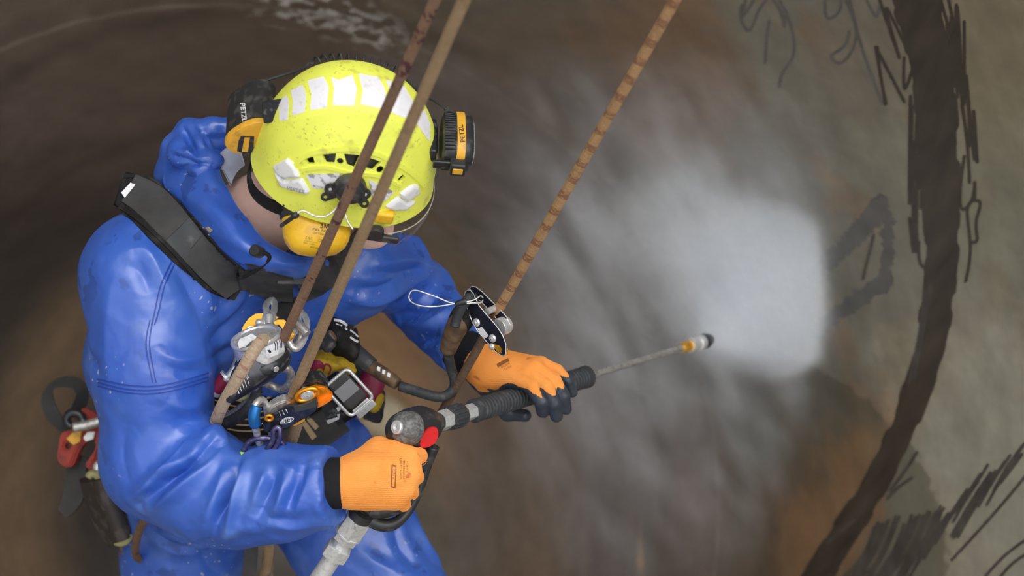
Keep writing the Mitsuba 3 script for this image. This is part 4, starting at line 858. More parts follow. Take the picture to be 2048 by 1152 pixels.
add('trigger_guard', cat(tube([at(866, 892, 2.868), at(852, 936, 2.876), at(834, 990, 2.880), at(806, 1034, 2.876), at(780, 1050, 2.868), at(748, 1045, 2.862), at(722, 1026, 2.860)], [.010, .0075, .007, .0078, .0095, .0095, .012], 12, 50), tube([at(798, 1018, 2.86), at(770, 1022, 2.858), at(720, 1022, 2.858)], [.007, .010, .011], 12, 20)), 'black_plastic', gun, True)
add('trigger', tube([at(840, 900, 2.872), at(838, 935, 2.882), at(822, 975, 2.886)], [.006, .007, .004], 10, 20), 'black_plastic', gun, True)
# hose fitting under the grip
h0, h1 = at(720, 1034, 2.858), at(632, 1165, 2.905); hd_ax = unit(h1 - h0); hh = lambda d: h0 + d * hd_ax
add('swivel', lathe([(.010, -.012), (.0175, -.010), (.0175, .002), (.012, .003)], h0, hd_ax, 24), 'black_plastic', gun, 40)
def hnut(a, b, r): return put(plate(Polygon(hexp(r)), b - a, .0010), frame_z(hh((a + b) / 2), hd_ax, unit(vec(.3, .2, -.9))))
add('hose_nut', hnut(.003, .032, .0205), 'steel', gun, 30); FN = scene[list(scene)[-1]]
add('hose_ring', lathe([(.012, .032), (.0205, .032), (.0205, .0345), (.012, .0345)], h0, hd_ax, 30), 'zinc', gun, 40)
add('hose_nut', hnut(.0350, .046, .0185), 'steel', gun, 30)
add('thread', lathe([(.0125, .046 + .0007 * i) if i % 2 else (.0135, .046 + .0007 * i) for i in range(18)], h0, hd_ax, 24), 'zinc', gun, 30)
add('hose_nut', hnut(.0575, .078, .0200), 'zinc', gun, 30)
add('hose_tail', lathe([(.010, .078), (.0128, .079), (.0134, .090), (.0134, .26), (.009, .26)], h0, hd_ax, 24), 'zinc', gun, 40)
hq = hh(.25); add('hose', tube([hq, hh(.32), hh(.40) + [0, 0, -.06], hh(.46) + [0, 0, -.22], hh(.48) + [0, 0, -.5], hh(.48) + [0, 0, -.9]], .0115, 14, 60), 'black_rubber', gun, True)
NS = Surf(hnut(.003, .032, .0205))
add('marks', cat(NS.text('3P', 706, 1045, 9, -62 + 90, .0003, .0002), NS.text('S', 706, 1058, 6, 20, .0003, .0002)), 'print_grey', gun, False)

# ---------------------------------------------------------------- harness
har = thing('climbing_harness', 'worn black climbing harness with padded shoulder straps and a wide hip belt on the worker', 'harness')
BOD = Surf(jacket, trousers, collar)
trunk = Field(trousers.bounds[0] - .1, jacket.bounds[1] + .1, .009)          # the body without its arms, for what lies on the belly
for c in J_BODY[1:]: limb(trunk, c, .06)
limb(trunk, [T_R[0], T_L[0]], .05); limb(trunk, T_R[:3], .04); limb(trunk, T_L[:3], .04)
TRUNK = Surf(relax(trunk.mesh(), 2))
# padded shoulder strap over the near shoulder
def on(pts, off=0.0, S=None): return (S or BOD).on(pts, off)
padl = [(262, 372), (300, 395), (345, 440), (395, 490), (440, 535), (480, 568)]
def drape(center, widths, thick, off, nu=50, nv=9, S=None, dome=.0, mat_='padding'):
    """A broad band that lies on the clothes: its centre line and its width across in the picture."""
    c = spline(A(center, float), nu); t = unit(np.gradient(c, axis=0)); nrm = np.c_[-t[:, 1], t[:, 0]]; w = np.interp(np.linspace(0, 1, nu), np.linspace(0, 1, len(widths)), widths)
    g = c[:, None] + nrm[:, None] * (np.linspace(-.5, .5, nv)[None, :] * w[:, None])[..., None]
    P, N = on(g.reshape(-1, 2), 0, S)
    dep = ((P - EYE) @ FWD).reshape(nu, nv)
    from scipy.ndimage import gaussian_filter, median_filter
    dep = gaussian_filter(median_filter(dep, 5, mode='nearest'), 2, mode='nearest')
    d = FWD + (g[..., :1] - 1024) / F * RGT + (576 - g[..., 1:]) / F * UPC
    P = EYE + d * dep[..., None]
    m = trimesh.Trimesh(P.reshape(-1, 3), grid_faces(nu, nv), process=False); n = A(m.vertex_normals).reshape(P.shape); sgn = -np.sign((n * d).sum(-1))[..., None]; n = n * sgn
    P = P + n * (off + dome * (1 - np.linspace(-1, 1, nv)[None, :, None] ** 2))
    s = sheet(P, thick, bool(np.mean(sgn) < 0)); 
    if s.volume < 0: s.invert()
    return s
pad = drape([(240, 378), (275, 395), (320, 435), (365, 482), (405, 520), (452, 558), (480, 575)], [70, 92, 96, 92, 84, 74, 50], .008, .001, dome=.003)
pd = add('shoulder_pad', pad, 'padding', har, True)
PS = Surf(pad, jacket, collar)
web1 = drape([(258, 376), (300, 402), (340, 444), (375, 480)], [62, 72, 72, 66], .003, .001, S=PS)
add('webbing_sleeve', web1, 'webbing', pd, True)
web2 = drape([(352, 462), (378, 488), (410, 512)], [74, 70, 66], .002, .003, S=PS); add('elastic_loop', web2, 'black_rubber', pd, True)
web3 = drape([(385, 492), (420, 524), (455, 555), (474, 580)], [66, 72, 76, 56], .0035, .002, S=PS); add('webbing_sleeve', web3, 'webbing', pd, True)
add('edge_binding', cat(PS.line([(245, 352), (300, 358), (345, 395), (390, 440), (440, 500), (492, 545)], 7, .003, 0, 5), PS.line([(238, 412), (270, 435), (320, 478), (370, 530), (420, 580), (458, 596)], 7, .003, 0, 5)), 'padding', pd, 50)
for q in ([(396, 452), (400, 449), (409, 456), (405, 460)], [(404, 464), (410, 462), (420, 470), (415, 475)], [(412, 455), (418, 453), (426, 461), (421, 465)]): add('yellow_stitch', PS.patch(Polygon(q), .001, .0005, 3), 'tan_thread', pd, label='yellow bar tack')
add('label', PS.patch(Polygon([(242, 388), (262, 366), (272, 370), (250, 398)]), .001, .0045, 4), 'print_white', pd, label='worn white label')
# chest strap below the collar to the front ring, and the far shoulder strap
chest = drape([(478, 548), (510, 552), (545, 566), (585, 572)], [62, 62, 58, 54], .003, .006, S=PS); add('chest_strap', chest, 'webbing', har, True)
far = drape([(690, 492), (672, 520), (640, 552), (598, 575)], [44, 52, 56, 56], .003, .003, S=PS); add('chest_strap', far, 'webbing', har, True)
add('keeper', put(rbox(.052, .012, .006, .002), mat4(BOD.on([(592, 562)])[0][0] - .012 * FWD, unit(vec(.95, -.05, 0)), unit(vec(0, 1, .2)))), 'black_plastic', har)
drop = strap([at(575, 570, 3.02), at(572, 600, 2.99), at(566, 632, 2.96), at(560, 650, 2.95)], [.042, .036, .030, .028], .004, -FWD); add('front_strap', drop, 'webbing', har, 40)
add('toggle', lathe([(.0005, .010), (.007, .010), (.0085, .008), (.0085, -.008), (.0005, -.008)], BOD.on([(515, 503)])[0][0], unit(vec(-.4, .2, -.9)), 20), 'black_plastic', har, 40)
add('toggle_cord', tube([BOD.on([(515, 503)], .003)[0][0], BOD.on([(535, 510)], .004)[0][0], BOD.on([(505, 540)], .004)[0][0], BOD.on([(480, 537)], .004)[0][0]], .0028, 8, 30), 'padding', har, True)
# hip belt: a padded band round the waist, with stitching, two buckles and a steel plate
hipc = drape([(396, 800), (440, 822), (500, 838), (560, 842), (620, 822), (680, 790), (740, 752)], [110, 108, 104, 100, 94, 90, 84], .010, .004, dome=.004, nu=60, nv=11, S=TRUNK)
hb_ = add('hip_belt', hipc, 'padding', har, True); HB = Surf(hipc, TRUNK.m)
for y in range(6): add('stitching', HB.line([(425, 786 + 12 * y), (470, 800 + 12 * y), (515, 800 + 12 * y), (550, 792 + 12 * y)], 2.2, .001, .0002, 4), 'tan_thread', hb_, False)
legloop = drape([(455, 960), (520, 912), (570, 885), (620, 862), (672, 828)], [66, 66, 64, 62, 58], .004, .010, S=HB); lg = add('leg_strap', legloop, 'webbing', har, True)
LG = Surf(legloop, hipc, TRUNK.m)
for q in ([(602, 846), (610, 841), (633, 872), (623, 879)], [(611, 838), (618, 832), (637, 852), (630, 860)]): add('bar_tack', LG.patch(Polygon(q), .001, .0003, 4), 'tan_thread', lg)
def buckle(c, ax_, ay_, w, h, r, nrm):
    ring = A(shapely.box(-w, -h, w, h).buffer(-.007).buffer(.007).exterior.segmentize(.004).coords)[:-1]
    return tube(c + ring[:, :1] * ax_ + ring[:, 1:] * ay_, r, 8, len(ring) * 2, closed=True)
bn_ = unit(vec(.15, -.2, -.96)); bxx = unit(vec(.62, -.72, 0) - bn_ * (vec(.62, -.72, 0) @ bn_)); byy = np.cross(bn_, bxx)
bC = at(698, 785, 2.985)
add('buckle', buckle(bC, bxx, byy, .030, .0225, .0028, bn_), 'steel', har, True, label='square steel buckle frame')
add('buckle', cat(put(rbox(.012, .034, .005, .0018), mat4(bC + bxx * .036 + byy * .002, bxx, byy)), put(rbox(.010, .030, .0045, .0015), mat4(bC + bxx * .029, bxx, byy))), 'steel', har, label='bright steel buckle bar')
add('buckle_webbing', cat(put(rbox(.052, .034, .012, .005), mat4(bC + bn_ * -.002 - bxx * .003, bxx, byy)), put(rbox(.020, .036, .015, .006), mat4(bC + bn_ * .0 + bxx * .012, bxx, byy))), 'webbing', har)
add('buckle_label', put(rbox(.022, .032, .003, .001), mat4(bC + bn_ * .0055 - bxx * .006, bxx, byy)), 'print_grey', har, label='grey cloth label')
plate_ = traced([(640, 803), (655, 795), (672, 812), (690, 830), (684, 836), (688, 846), (676, 852), (668, 838), (655, 838), (645, 822)], at(665, 822, 3.0), bn_, .004, .001, [(678, 806, 3.2)])
add('buckle_plate', plate_, 'black_worn_metal', har, label='dark steel plate below the buckle')
add('buckle_hook', traced([(672, 816), (680, 811), (684, 817), (676, 823)], at(676, 816, 2.992), bn_, .005), 'steel', har); add('buckle_hook', traced([(652, 841), (676, 834), (674, 829), (680, 828), (678, 838), (656, 848)], at(665, 838, 2.994), bn_, .005), 'steel', har)
add('rear_strap', drape([(735, 760), (748, 800), (745, 840)], [40, 46, 40], .006, .004, S=HB), 'webbing', har, True)
add('stud', lathe([(.0005, .004), (.006, .0035), (.0075, .001), (.0075, -.002)], at(467, 882, 2.98), unit(vec(0, -.1, -1)), 20), 'bronze', har, True)
add('pouch', hull_spheres([at(742, 750, 3.14), at(756, 765, 3.14), at(740, 800, 3.14), at(728, 775, 3.14)], [.014, .012, .013, .014]), 'crimson_sleeve', har, True, label='crimson padded tab')
add('pouch', hull_spheres([at(744, 803, 3.14), at(758, 796, 3.14), at(748, 815, 3.14)], [.010, .009, .009]), 'yellow_cloth', har, True, label='mustard cloth tab end')
yc = loft([ats([(622, 695, 3.06), (650, 702, 3.05), (690, 715, 3.05), (712, 728, 3.05)]), ats([(622, 722, 3.03), (655, 726, 3.02), (690, 735, 3.03), (712, 742, 3.04)]), ats([(618, 758, 3.05), (645, 752, 3.04), (675, 746, 3.05), (705, 748, 3.06)])], 24, 14, .006, bump=lambda u, v: .003 * np.sin(14 * u + 5 * v))
add('gear_pouch', yc, 'yellow_cloth', har, True, label='mustard yellow cloth with a dark red emblem')
YC = Surf(yc); add('emblem', cat(YC.patch(Point(634, 735).buffer(15).difference(Point(640, 742).buffer(7)), .001, .0003, 4), YC.line([(648, 738), (652, 728), (660, 732), (658, 748)], 3, .001, .0003, 3)), 'crimson_sleeve', f'{har}__gear_pouch', False)
# the dark waistband and gap under the near arm
add('strap_end', strap([at(500, 1060, 3.2), at(502, 1100, 3.2), at(495, 1170, 3.2)], .022, .004), 'webbing', har, 40)
add('strap_end', strap([at(536, 1060, 3.25), at(538, 1110, 3.25), at(536, 1180, 3.25)], .016, .004), 'brown_sleeve', har, 40)

# ---------------------------------------------------------------- ropes
WUP = A([0, 0, 1.0])
def rope(name, pts, r, m, label, group=None, n=240):
    t = thing(name, label, 'rope', group)
    mesh, uv = tube(pts, r, 16, n, uv=True); add(t, mesh, m, None, True, uv=uv); return t
def plumb(x, y, Z, x2, y2):
    """From the point seen at x, y, Z straight up (hanging free), so that it is seen to pass x2, y2."""
    p = at(x, y, Z); best = min(np.linspace(1.7, Z - .05, 800), key=lambda z: np.linalg.norm(unit(at(x2, y2, z) - p) - WUP)); return p, unit(at(x2, y2, best) - p)
R1, u1 = plumb(572, 668, 2.835, 870, 0); R2, u2 = plumb(590, 780, 2.815, 928, 0); R3, u3 = plumb(985, 640, 2.935, 1350, 0)
rope('rope', [R1 - u1 * .010, R1 + u1 * 2.6], .0071, 'rope_brown', 'dark brown taut rope running up from the silver descender past the yellow ear defender')
rope('rope', [R2 - u2 * .028, R2 + u2 * 2.6], .0077, 'rope_beige', 'thick pale beige taut rope crossing the helmet, running up from the orange descender')
rope('rope', [R3 - u3 * .02, R3 + u3 * 2.6], .0074, 'rope_tan', 'tan rope with dark red bands, running up through the black cam device')
rope('rope', [R3 - u3 * .02, at(962, 684, 2.962), at(930, 742, 3.005), at(900, 795, 3.04), at(872, 845, 3.075), at(840, 905, 3.11), at(800, 980, 3.17), at(760, 1060, 3.25), at(720, 1150, 3.32), at(660, 1290, 3.43), at(600, 1430, 3.54), at(540, 1570, 3.66)], .0066, 'rope_dark', 'dirty dark brown rope tail running down behind the spray gun')
rope('rope', [at(536, 706, 2.875), at(534, 690, 2.845), at(524, 681, 2.812), at(511, 697, 2.797), at(478, 752, 2.800), at(450, 802, 2.83), at(432, 842, 2.885), at(424, 866, 2.92), at(416, 890, 2.96)], .0090, 'rope_speckled', 'beige rope end with red and blue flecks leaving the silver descender')
rope('rope', [at(597, 838, 2.835), at(588, 868, 2.862), at(574, 905, 2.91), at(556, 960, 3.0), at(540, 1030, 3.12), at(536, 1110, 3.22), at(520, 1190, 3.3), at(480, 1320, 3.42), at(430, 1470, 3.55)], .0085, 'rope_beige', 'beige rope end hanging below the orange and black descender')
rope('rope', [at(313, 1020, 3.12), at(296, 1034, 3.14), at(282, 1052, 3.17), at(272, 1085, 3.2), at(280, 1120, 3.3)], .0065, 'rope_dark', 'short dark brown rope loop below the elbow of the near sleeve')

# ---------------------------------------------------------------- descenders and carabiners at the chest
d1_ = thing('descender', 'silver and black rope descender with a white label, the upper one at the chest', 'descender')
mN = unit(vec(.10, -.62, -.78))                          # the black cover looks down and towards the photographer
Bk = [(586, 692), (585, 712), (570, 734), (545, 752), (512, 770), (480, 790), (462, 800), (452, 795), (458, 775), (478, 744), (500, 722), (520, 706), (548, 690), (572, 683)]
def pxs(o, k, pts): return [(o[0] + x / k, o[1] + y / k) for x, y in pts]
z4 = lambda pts: pxs((440, 600), 6.4, pts)
pB = at(525, 728, 2.815)
dA = unit(vec(-.22, .89, -.38)); c0 = at(521, 706, 2.852)          # the drum's axis
drum_ = lathe([(.0005, -.006), (.0345, -.006), (.0350, -.004), (.0350, .019), (.0335, .0205), (.0005, .0205)], c0, dA, 48)
add('drum', drum_, 'steel', d1_, 40)
add('side_plate', lathe([(.0005, .0200), (.030, .0200), (.0360, .0210), (.0372, .0230), (.0372, .0260), (.0360, .0280), (.0310, .0284), (.0295, .0262), (.0005, .0258)], c0, dA, 48), 'steel', d1_, 40)
DR = Surf(drum_)
add('clip', traced(z4([(255, 500), (330, 470), (410, 432), (470, 470), (462, 505), (400, 530), (325, 600), (250, 620), (230, 560)]), at(490, 686, 2.806), unit(vec(-.25, .15, -1)), .005, .0012), 'steel', d1_, 40)
lb_ = Polygon([(529, 693), (545, 686), (563, 677), (567, 690), (568, 702), (552, 710), (533, 717)])
add('label', DR.patch(lb_, .0008, .0004, 3, 12), 'label_white', d1_, 40, label='white label')
add('marks', cat(*[DR.line([(q, 686 - .4 * (q - 545)), (q + 1.5, 693 - .4 * (q - 545)), (q + 1, 702 - .4 * (q - 545))], 1.1, .0004, .0013, 3, 8) for q in (548, 552, 557, 560)], DR.patch(Polygon([(534, 700), (539, 699), (542, 704), (538, 706)]), .0004, .0013, 2)), 'violet_anodised', d1_, False)
cov_ = lathe([(.0005, -.005), (.0375, -.005), (.0405, -.008), (.0412, -.014), (.0400, -.020), (.0350, -.026), (.022, -.0295), (.0005, -.0305)], c0, dA, 48)
tail_ = hull_spheres([at(506, 728, 2.835), at(530, 738, 2.84), at(486, 752, 2.826), at(466, 788, 2.818), at(461, 796, 2.818)], [.019, .019, .017, .0105, .0075], 24)
add('cover', cov_, 'black_worn_metal', d1_, 40); add('handle', tail_, 'black_anodised', d1_, True)
DS = Surf(cov_, tail_)
add('grip_marks', cat(*[DS.line([(473 + 5 * k, 772 - 4.6 * k), (478 + 5 * k, 787 - 4.6 * k)], 1.0, .0004, .0001, 3, 6) for k in range(5)], DS.line([(490, 742), (497, 756)], 1.4, .0004, .0001, 3, 6)), 'print_white', d1_, False)
add('rivet', lathe([(.0005, .0015), (.004, .001), (.0045, 0)], DS.on([(552, 738)], .0005)[0][0], unit(DS.on([(552, 738)])[1][0]), 16), 'steel', d1_, 40)
# orange chest ascender behind it
asc = thing('chest_ascender', 'orange rope clamp with steel catch behind the silver descender on the chest', 'rope clamp')
aN = unit(vec(-.1, .15, -1)); aP = at(525, 650, 2.905)
add('frame', traced(z4([(230, 520), (270, 440), (300, 340), (370, 240), (460, 180), (560, 170), (700, 205), (755, 220), (720, 260), (600, 290), (450, 330), (330, 420), (270, 520)]), aP, aN, .010, .002), 'gold_anodised', asc, 40)
add('frame', traced(z4([(690, 290), (740, 255), (830, 255), (880, 320), (960, 450), (900, 520), (850, 480), (830, 420), (790, 350), (760, 320), (720, 330)]), at(560, 655, 2.88), aN, .010, .002), 'gold_anodised', asc, 40)
add('catch', cat(hull_spheres([at(518, 645, 2.885)], .0055, 24), tube([at(518, 645, 2.885), at(513, 660, 2.89)], .0022, 8)), 'steel', asc, True)
add('cam', traced(z4([(315, 390), (380, 335), (430, 340), (435, 380), (400, 410), (345, 440)]), at(500, 661, 2.885), aN, .010, .0025), 'steel', asc, 40)
d2_ = thing('descender', 'orange and black rope descender, the lower one at the waist', 'descender')
z5 = lambda pts: pxs((480, 720), 5.486, pts)
nN = unit(vec(.12, -.60, -.79)); pO = at(590, 805, 2.795)
low = z5([(250, 690), (330, 610), (400, 575), (540, 490), (700, 470), (850, 425), (850, 500), (820, 545), (700, 625), (560, 700), (400, 758), (290, 772), (252, 735)])
add('handle_cover', traced(low, pO, nN, .012, .0028, shift=.001), 'black_anodised', d2_, 40)
add('grip', traced(z5([(590, 510), (720, 480), (840, 425), (856, 470), (830, 510), (700, 545), (600, 560)]), pO + nN * .006, nN, .008, .0025), 'black_rubber', d2_, 40)
oran = z5([(390, 590), (480, 520), (580, 440), (640, 365), (720, 310), (840, 278), (940, 295), (1015, 365), (1005, 425), (930, 475), (840, 520), (850, 440), (740, 470), (600, 500), (500, 545), (410, 600)])
add('side_plate', traced(oran, pO - nN * .010, nN, .008, .002), 'orange_anodised', d2_, 40, label='shiny orange side plate')
add('tip', traced(z5([(850, 440), (1015, 370), (1005, 430), (930, 480), (845, 520)]), pO - nN * .004, nN, .010, .003), 'orange_plastic', d2_, 40)
ringo = on_plane(z5([(690 + 110 * math.cos(a), 385 + 62 * math.sin(a)) for a in np.arange(24) * 2 * np.pi / 24]) , pO - nN * .003, nN) + 0
ringo = on_plane(z5([(735 + 118 * math.cos(a) - 10 * math.sin(a), 380 - 30 * math.cos(a) * .9 + 62 * math.sin(a)) for a in np.arange(28) * 2 * np.pi / 28]), pO - nN * .003, nN)
add('ring', tube(ringo, .0032, 8, 80, closed=True), 'orange_anodised', d2_, True)
add('rivet', lathe([(.0005, .004), (.008, .0035), (.0105, .001), (.011, -.004)], on_plane(z5([(735, 380)]), pO - nN * .004, nN)[0], nN, 24), 'steel', d2_, 40, label='round steel rivet')
drumo = z5([(285, 530), (340, 470), (420, 425), (500, 405), (640, 330), (660, 240), (740, 165), (860, 150), (940, 200), (965, 260), (950, 300), (800, 300), (600, 450), (400, 590), (340, 640), (300, 580)])
add('drum', traced(z5([(285, 530), (340, 470), (420, 425), (500, 400), (560, 440), (400, 570), (345, 615), (300, 560)]), pO - nN * .018, nN, .018, .003), 'steel_worn', d2_, 40)
add('back_cover', traced(z5([(635, 330), (640, 220), (700, 170), (790, 150), (890, 160), (955, 215), (965, 260), (930, 290), (830, 275), (700, 310)]), pO - nN * .026, nN, .022, .003), 'black_worn_metal', d2_, 40)
add('label', traced(z5([(825, 185), (880, 185), (925, 245), (850, 245)]), at(640, 757, 2.818), unit(vec(.1, -.1, -1)), .002, .0004), 'label_white', d2_, label='small white label')
add('pin_ring', tube(on_plane(z5([(320 + 36 * math.cos(a), 635 + 26 * math.sin(a)) for a in np.arange(16) * 2 * np.pi / 16]), pO + nN * .008, nN), .0024, 8, 48, closed=True), 'orange_anodised', d2_, True)
add('lever', traced(z5([(570, 690), (690, 620), (712, 628), (700, 645), (600, 695)]), pO + nN * .0, nN, .014, .001), 'gold_anodised', d2_, 40, label='small yellow lever')
OS = Surf(traced(low, pO, nN, .012, .0028, shift=.001))
add('lettering', cat(OS.text('PETZL', 563, 846, 5, -17, .0004, .0001, shear=.3, bold=True), *[OS.line(z5([(430 + 36 * k, 570 - 16 * k), (450 + 36 * k, 615 - 18 * k)]), 1.0, .0004, .0001, 3, 6) for k in range(3)]), 'print_white', d2_, False)
lo_ = OS.line(z5([(440, 690), (460, 660), (560, 632), (590, 640), (570, 665), (470, 690), (440, 692)]), .9, .0004, .0001, 3, 30); add('emblem_outline', lo_, 'print_white', d2_, False)

def biner(name, label, pts, r, m, gate=None, gm=None, gate_r=None, group=None):
    t = thing(name, label, 'carabiner', group)
    add('body', tube(ats(pts), r, 12, 12 * len(pts), closed=True), m, t, True)
    if gate: add('gate', tube(ats(gate), gate_r or r * 1.35, 14, 16), gm or m, t, True)
    return t
b1 = biner('carabiner', 'steel carabiner with a blue screw sleeve at the left end of the orange descender', [(512, 808, 2.80), (524, 800, 2.81), (532, 812, 2.82), (538, 850, 2.84), (545, 880, 2.85), (538, 899, 2.85), (524, 893, 2.84), (514, 868, 2.82), (507, 835, 2.80)], .0052, 'steel_worn', [(513, 812, 2.797), (508, 832, 2.797), (511, 850, 2.805)], 'blue_anodised', .0085)
b2 = biner('carabiner', 'violet and silver carabiner with a lime tipped gate, lowest at the waist', [(488, 909, 2.832), (490, 896, 2.828), (498, 884, 2.824), (514, 877, 2.82), (534, 876, 2.82), (552, 880, 2.822), (566, 887, 2.826), (568, 892, 2.828), (556, 900, 2.832), (540, 908, 2.836), (528, 912, 2.838), (500, 913, 2.834)], .0040, 'violet_anodised', [(492, 911, 2.832), (528, 911, 2.838)], 'steel', .0045)
add('gate_tip', cat(tube([at(481, 912, 2.828), at(489, 911, 2.83)], .0062, 12, 3), tube([at(500, 911, 2.83), at(503, 911, 2.83)], .0058, 12, 3)), 'green_plastic', b2, 40, label='lime green tip')
b3 = biner('carabiner', 'dark violet carabiner hanging from the lower end of the orange descender', [(549, 858, 2.80), (557, 856, 2.80), (560, 864, 2.80), (558, 880, 2.805), (550, 896, 2.81), (540, 909, 2.815), (534, 911, 2.818), (533, 904, 2.816), (541, 890, 2.81), (547, 872, 2.804)], .0040, 'violet_anodised')
b4 = biner('carabiner', 'bright steel carabiner standing up behind the silver descender', [(534, 655, 2.89), (532, 630, 2.90), (535, 606, 2.93), (545, 600, 2.94), (549, 612, 2.93), (547, 640, 2.90), (546, 660, 2.89)], .0050, 'steel', [(538, 650, 2.885), (538, 630, 2.892)], 'steel', .0058)
b5 = biner('carabiner', 'pale steel carabiner to the right of the dark brown rope at the chest', [(598, 622, 2.94), (610, 634, 2.93), (612, 660, 2.91), (604, 686, 2.89), (588, 697, 2.88), (580, 688, 2.88), (592, 660, 2.90), (596, 638, 2.92)], .0050, 'steel', [(590, 640, 2.895), (604, 655, 2.885), (615, 668, 2.88)], 'steel_worn', .0062)
b6 = biner('carabiner', 'grey steel carabiner below the silver descender, beside the belt stitching', [(478, 835, 2.93), (500, 800, 2.92), (510, 778, 2.90), (508, 764, 2.89), (500, 762, 2.89), (498, 778, 2.91), (482, 815, 2.93), (450, 838, 2.95)], .0058, 'steel_worn')
b7 = biner('carabiner', 'worn steel carabiner with a bright gate between the two descenders', [(520, 762, 2.88), (545, 745, 2.87), (575, 738, 2.87), (582, 752, 2.88), (575, 772, 2.89), (560, 778, 2.90), (540, 770, 2.90)], .0060, 'steel_worn', [(514, 765, 2.865), (528, 758, 2.862)], 'steel', .0065)
b8 = biner('carabiner', 'dull steel ring in the middle of the chest under the front strap', [(574, 700, 2.90), (592, 690, 2.90), (604, 672, 2.90), (600, 660, 2.91), (580, 678, 2.91), (568, 692, 2.91)], .0060, 'steel_worn')
bm = thing('sleeve_carabiner', 'carabiner with a crimson sleeve left of the silver descender', 'carabiner')
add('barrel', tube([at(431, 778, 2.91), at(452, 756, 2.90)], .0110, 16, 6), 'crimson_sleeve', bm, 40); add('collar', cat(tube([at(426, 784, 2.912), at(431, 778, 2.91)], .0118, 16, 3), tube([at(452, 756, 2.90), at(456, 752, 2.90)], .0122, 16, 3)), 'steel', bm, 40)
add('body', tube([at(420, 792, 2.92), at(428, 782, 2.912), at(466, 742, 2.895), at(476, 720, 2.90), at(470, 690, 2.92)], .006, 12, 40), 'steel_worn', bm, True)
cord = thing('cord', 'thin lime-grey cord knotted below the silver descender', 'cord'); add(cord, tube([at(452, 800, 2.915), at(462, 794, 2.905), at(470, 797, 2.905), at(488, 796, 2.91), at(500, 790, 2.92)], [.003, .0055, .0035, .003, .003], 10, 40), 'lime_cord', None, True)
hs_ = thing('cable_sheath', 'black rubber sheathed lanyard curving under the silver descender across the belt', 'lanyard'); add(hs_, tube([at(512, 770, 2.90), at(512, 790, 2.905), at(498, 815, 2.91), at(470, 838, 2.93), at(440, 850, 2.96), at(418, 852, 3.0)], .0085, 14, 50), 'black_rubber', None, True)

# ---------------------------------------------------------------- lanyard and cam device on the tan rope
dv = thing('rope_grab', 'black rope cam device with steel rivets clamped on the tan rope beside the far sleeve', 'rope grab')
z7 = lambda pts: pxs((880, 560), 7.2, pts)
kN = unit(vec(-.62, -.28, -.73)); pk = at(968, 645, 2.905); bk = -kN * .024
front = z7([(355, 230), (365, 175), (400, 145), (440, 150), (480, 210), (560, 370), (650, 480), (740, 580), (830, 690), (900, 800), (945, 920), (945, 1060), (915, 1095), (860, 1070), (790, 1020), (740, 950), (670, 880), (600, 800), (530, 710), (470, 610), (400, 430)])
FP = traced(front, pk, kN, .0035, .0008, smooth=140); add('side_plate', FP, 'black_anodised', dv, 40)
back = [(x + 1, y - 1) for x, y in z7([(420, 130), (450, 100), (500, 105), (600, 180), (700, 280), (800, 380), (880, 460), (950, 540), (1000, 650), (1005, 720), (985, 770), (950, 760), (860, 640), (760, 500), (600, 330), (470, 220)])]
add('side_plate', traced(back, pk + bk, kN, .0035, .0008, smooth=120), 'black_anodised', dv, 40)
FS = Surf(FP)
for o_, q_ in ((front, pk + kN * .0015), (back, pk + bk + kN * .0015)): add('polished_edge', tube(on_plane(A(Polygon(o_).buffer(.3).exterior.segmentize(4).coords)[:-1], q_, kN), .0008, 6, 160, closed=True), 'steel', dv, True)
for x, y, r in ((530, 608, .0062), (760, 838, .0062), (750, 955, .0050)):
    c, _ = FS.on(z7([(x, y)])); add('rivet', lathe([(.0005, .005), (r * .35, .0048), (r * .42, .0035), (r * .8, .003), (r, .0012), (r, 0)], c[0], kN, 20), 'steel', dv, 40)
def span(x, y, r, m, name):
    c, _ = FS.on(z7([(x, y)])); add(name, lathe([(.0005, 0), (r, 0), (r, .020), (.0005, .020)], c[0] - kN * .003, -kN, 24), m, dv, 40)
span(660, 465, .0050, 'steel', 'spacer'); 
cw = at(1005, 652, 2.912); add('cam_wheel', lathe([(.0005, -.009), (.0125, -.009), (.0135, -.007), (.0135, .007), (.0125, .009), (.0005, .009)], cw, kN, 30), 'steel', dv, 40, label='bright steel cam wheel')
add('label', FS.patch(Polygon(z7([(540, 700), (605, 675), (705, 805), (635, 845), (610, 800), (595, 790)])), .0005, .0002, 3), 'label_white', dv, label='small white label')
add('window', FS.patch(Polygon(z7([(780, 930), (850, 950), (885, 1000), (880, 1050), (830, 1020), (800, 980)])).buffer(1), .0006, .0003, 3), 'gold_anodised', dv, 40, label='small orange indicator')
add('spring', tube([at(1012, 698, 2.905) + .0022 * (math.cos(a) * RGT + math.sin(a) * FWD) - UPC * .0012 * a / 6.28 for a in np.linspace(0, 2 * np.pi * 6, 90)], .0009, 6, 200), 'gold_anodised', dv, True, label='little brass spring')
wl = thing('wire_loop', 'thin steel wire loop tied to the black cam device', 'wire loop')
add('wire', tube(ats([(966, 596, 2.895), (962, 592, 2.892), (955, 596, 2.888), (945, 601, 2.885), (928, 604, 2.88), (905, 608, 2.88), (870, 613, 2.88), (836, 610, 2.88), (818, 596, 2.885), (822, 583, 2.885), (845, 584, 2.882), (880, 597, 2.88), (908, 607, 2.878), (930, 607, 2.88), (950, 606, 2.885), (962, 605, 2.89), (966, 600, 2.894)]), .0011, 8, 160), 'steel', wl, True)
add('ferrule', tube([at(911, 609, 2.878), at(918, 606, 2.878), at(933, 603, 2.878)], [.0036, .0042, .0046], 14, 10), 'blue_anodised' if False else 'black_worn_metal', wl, True)
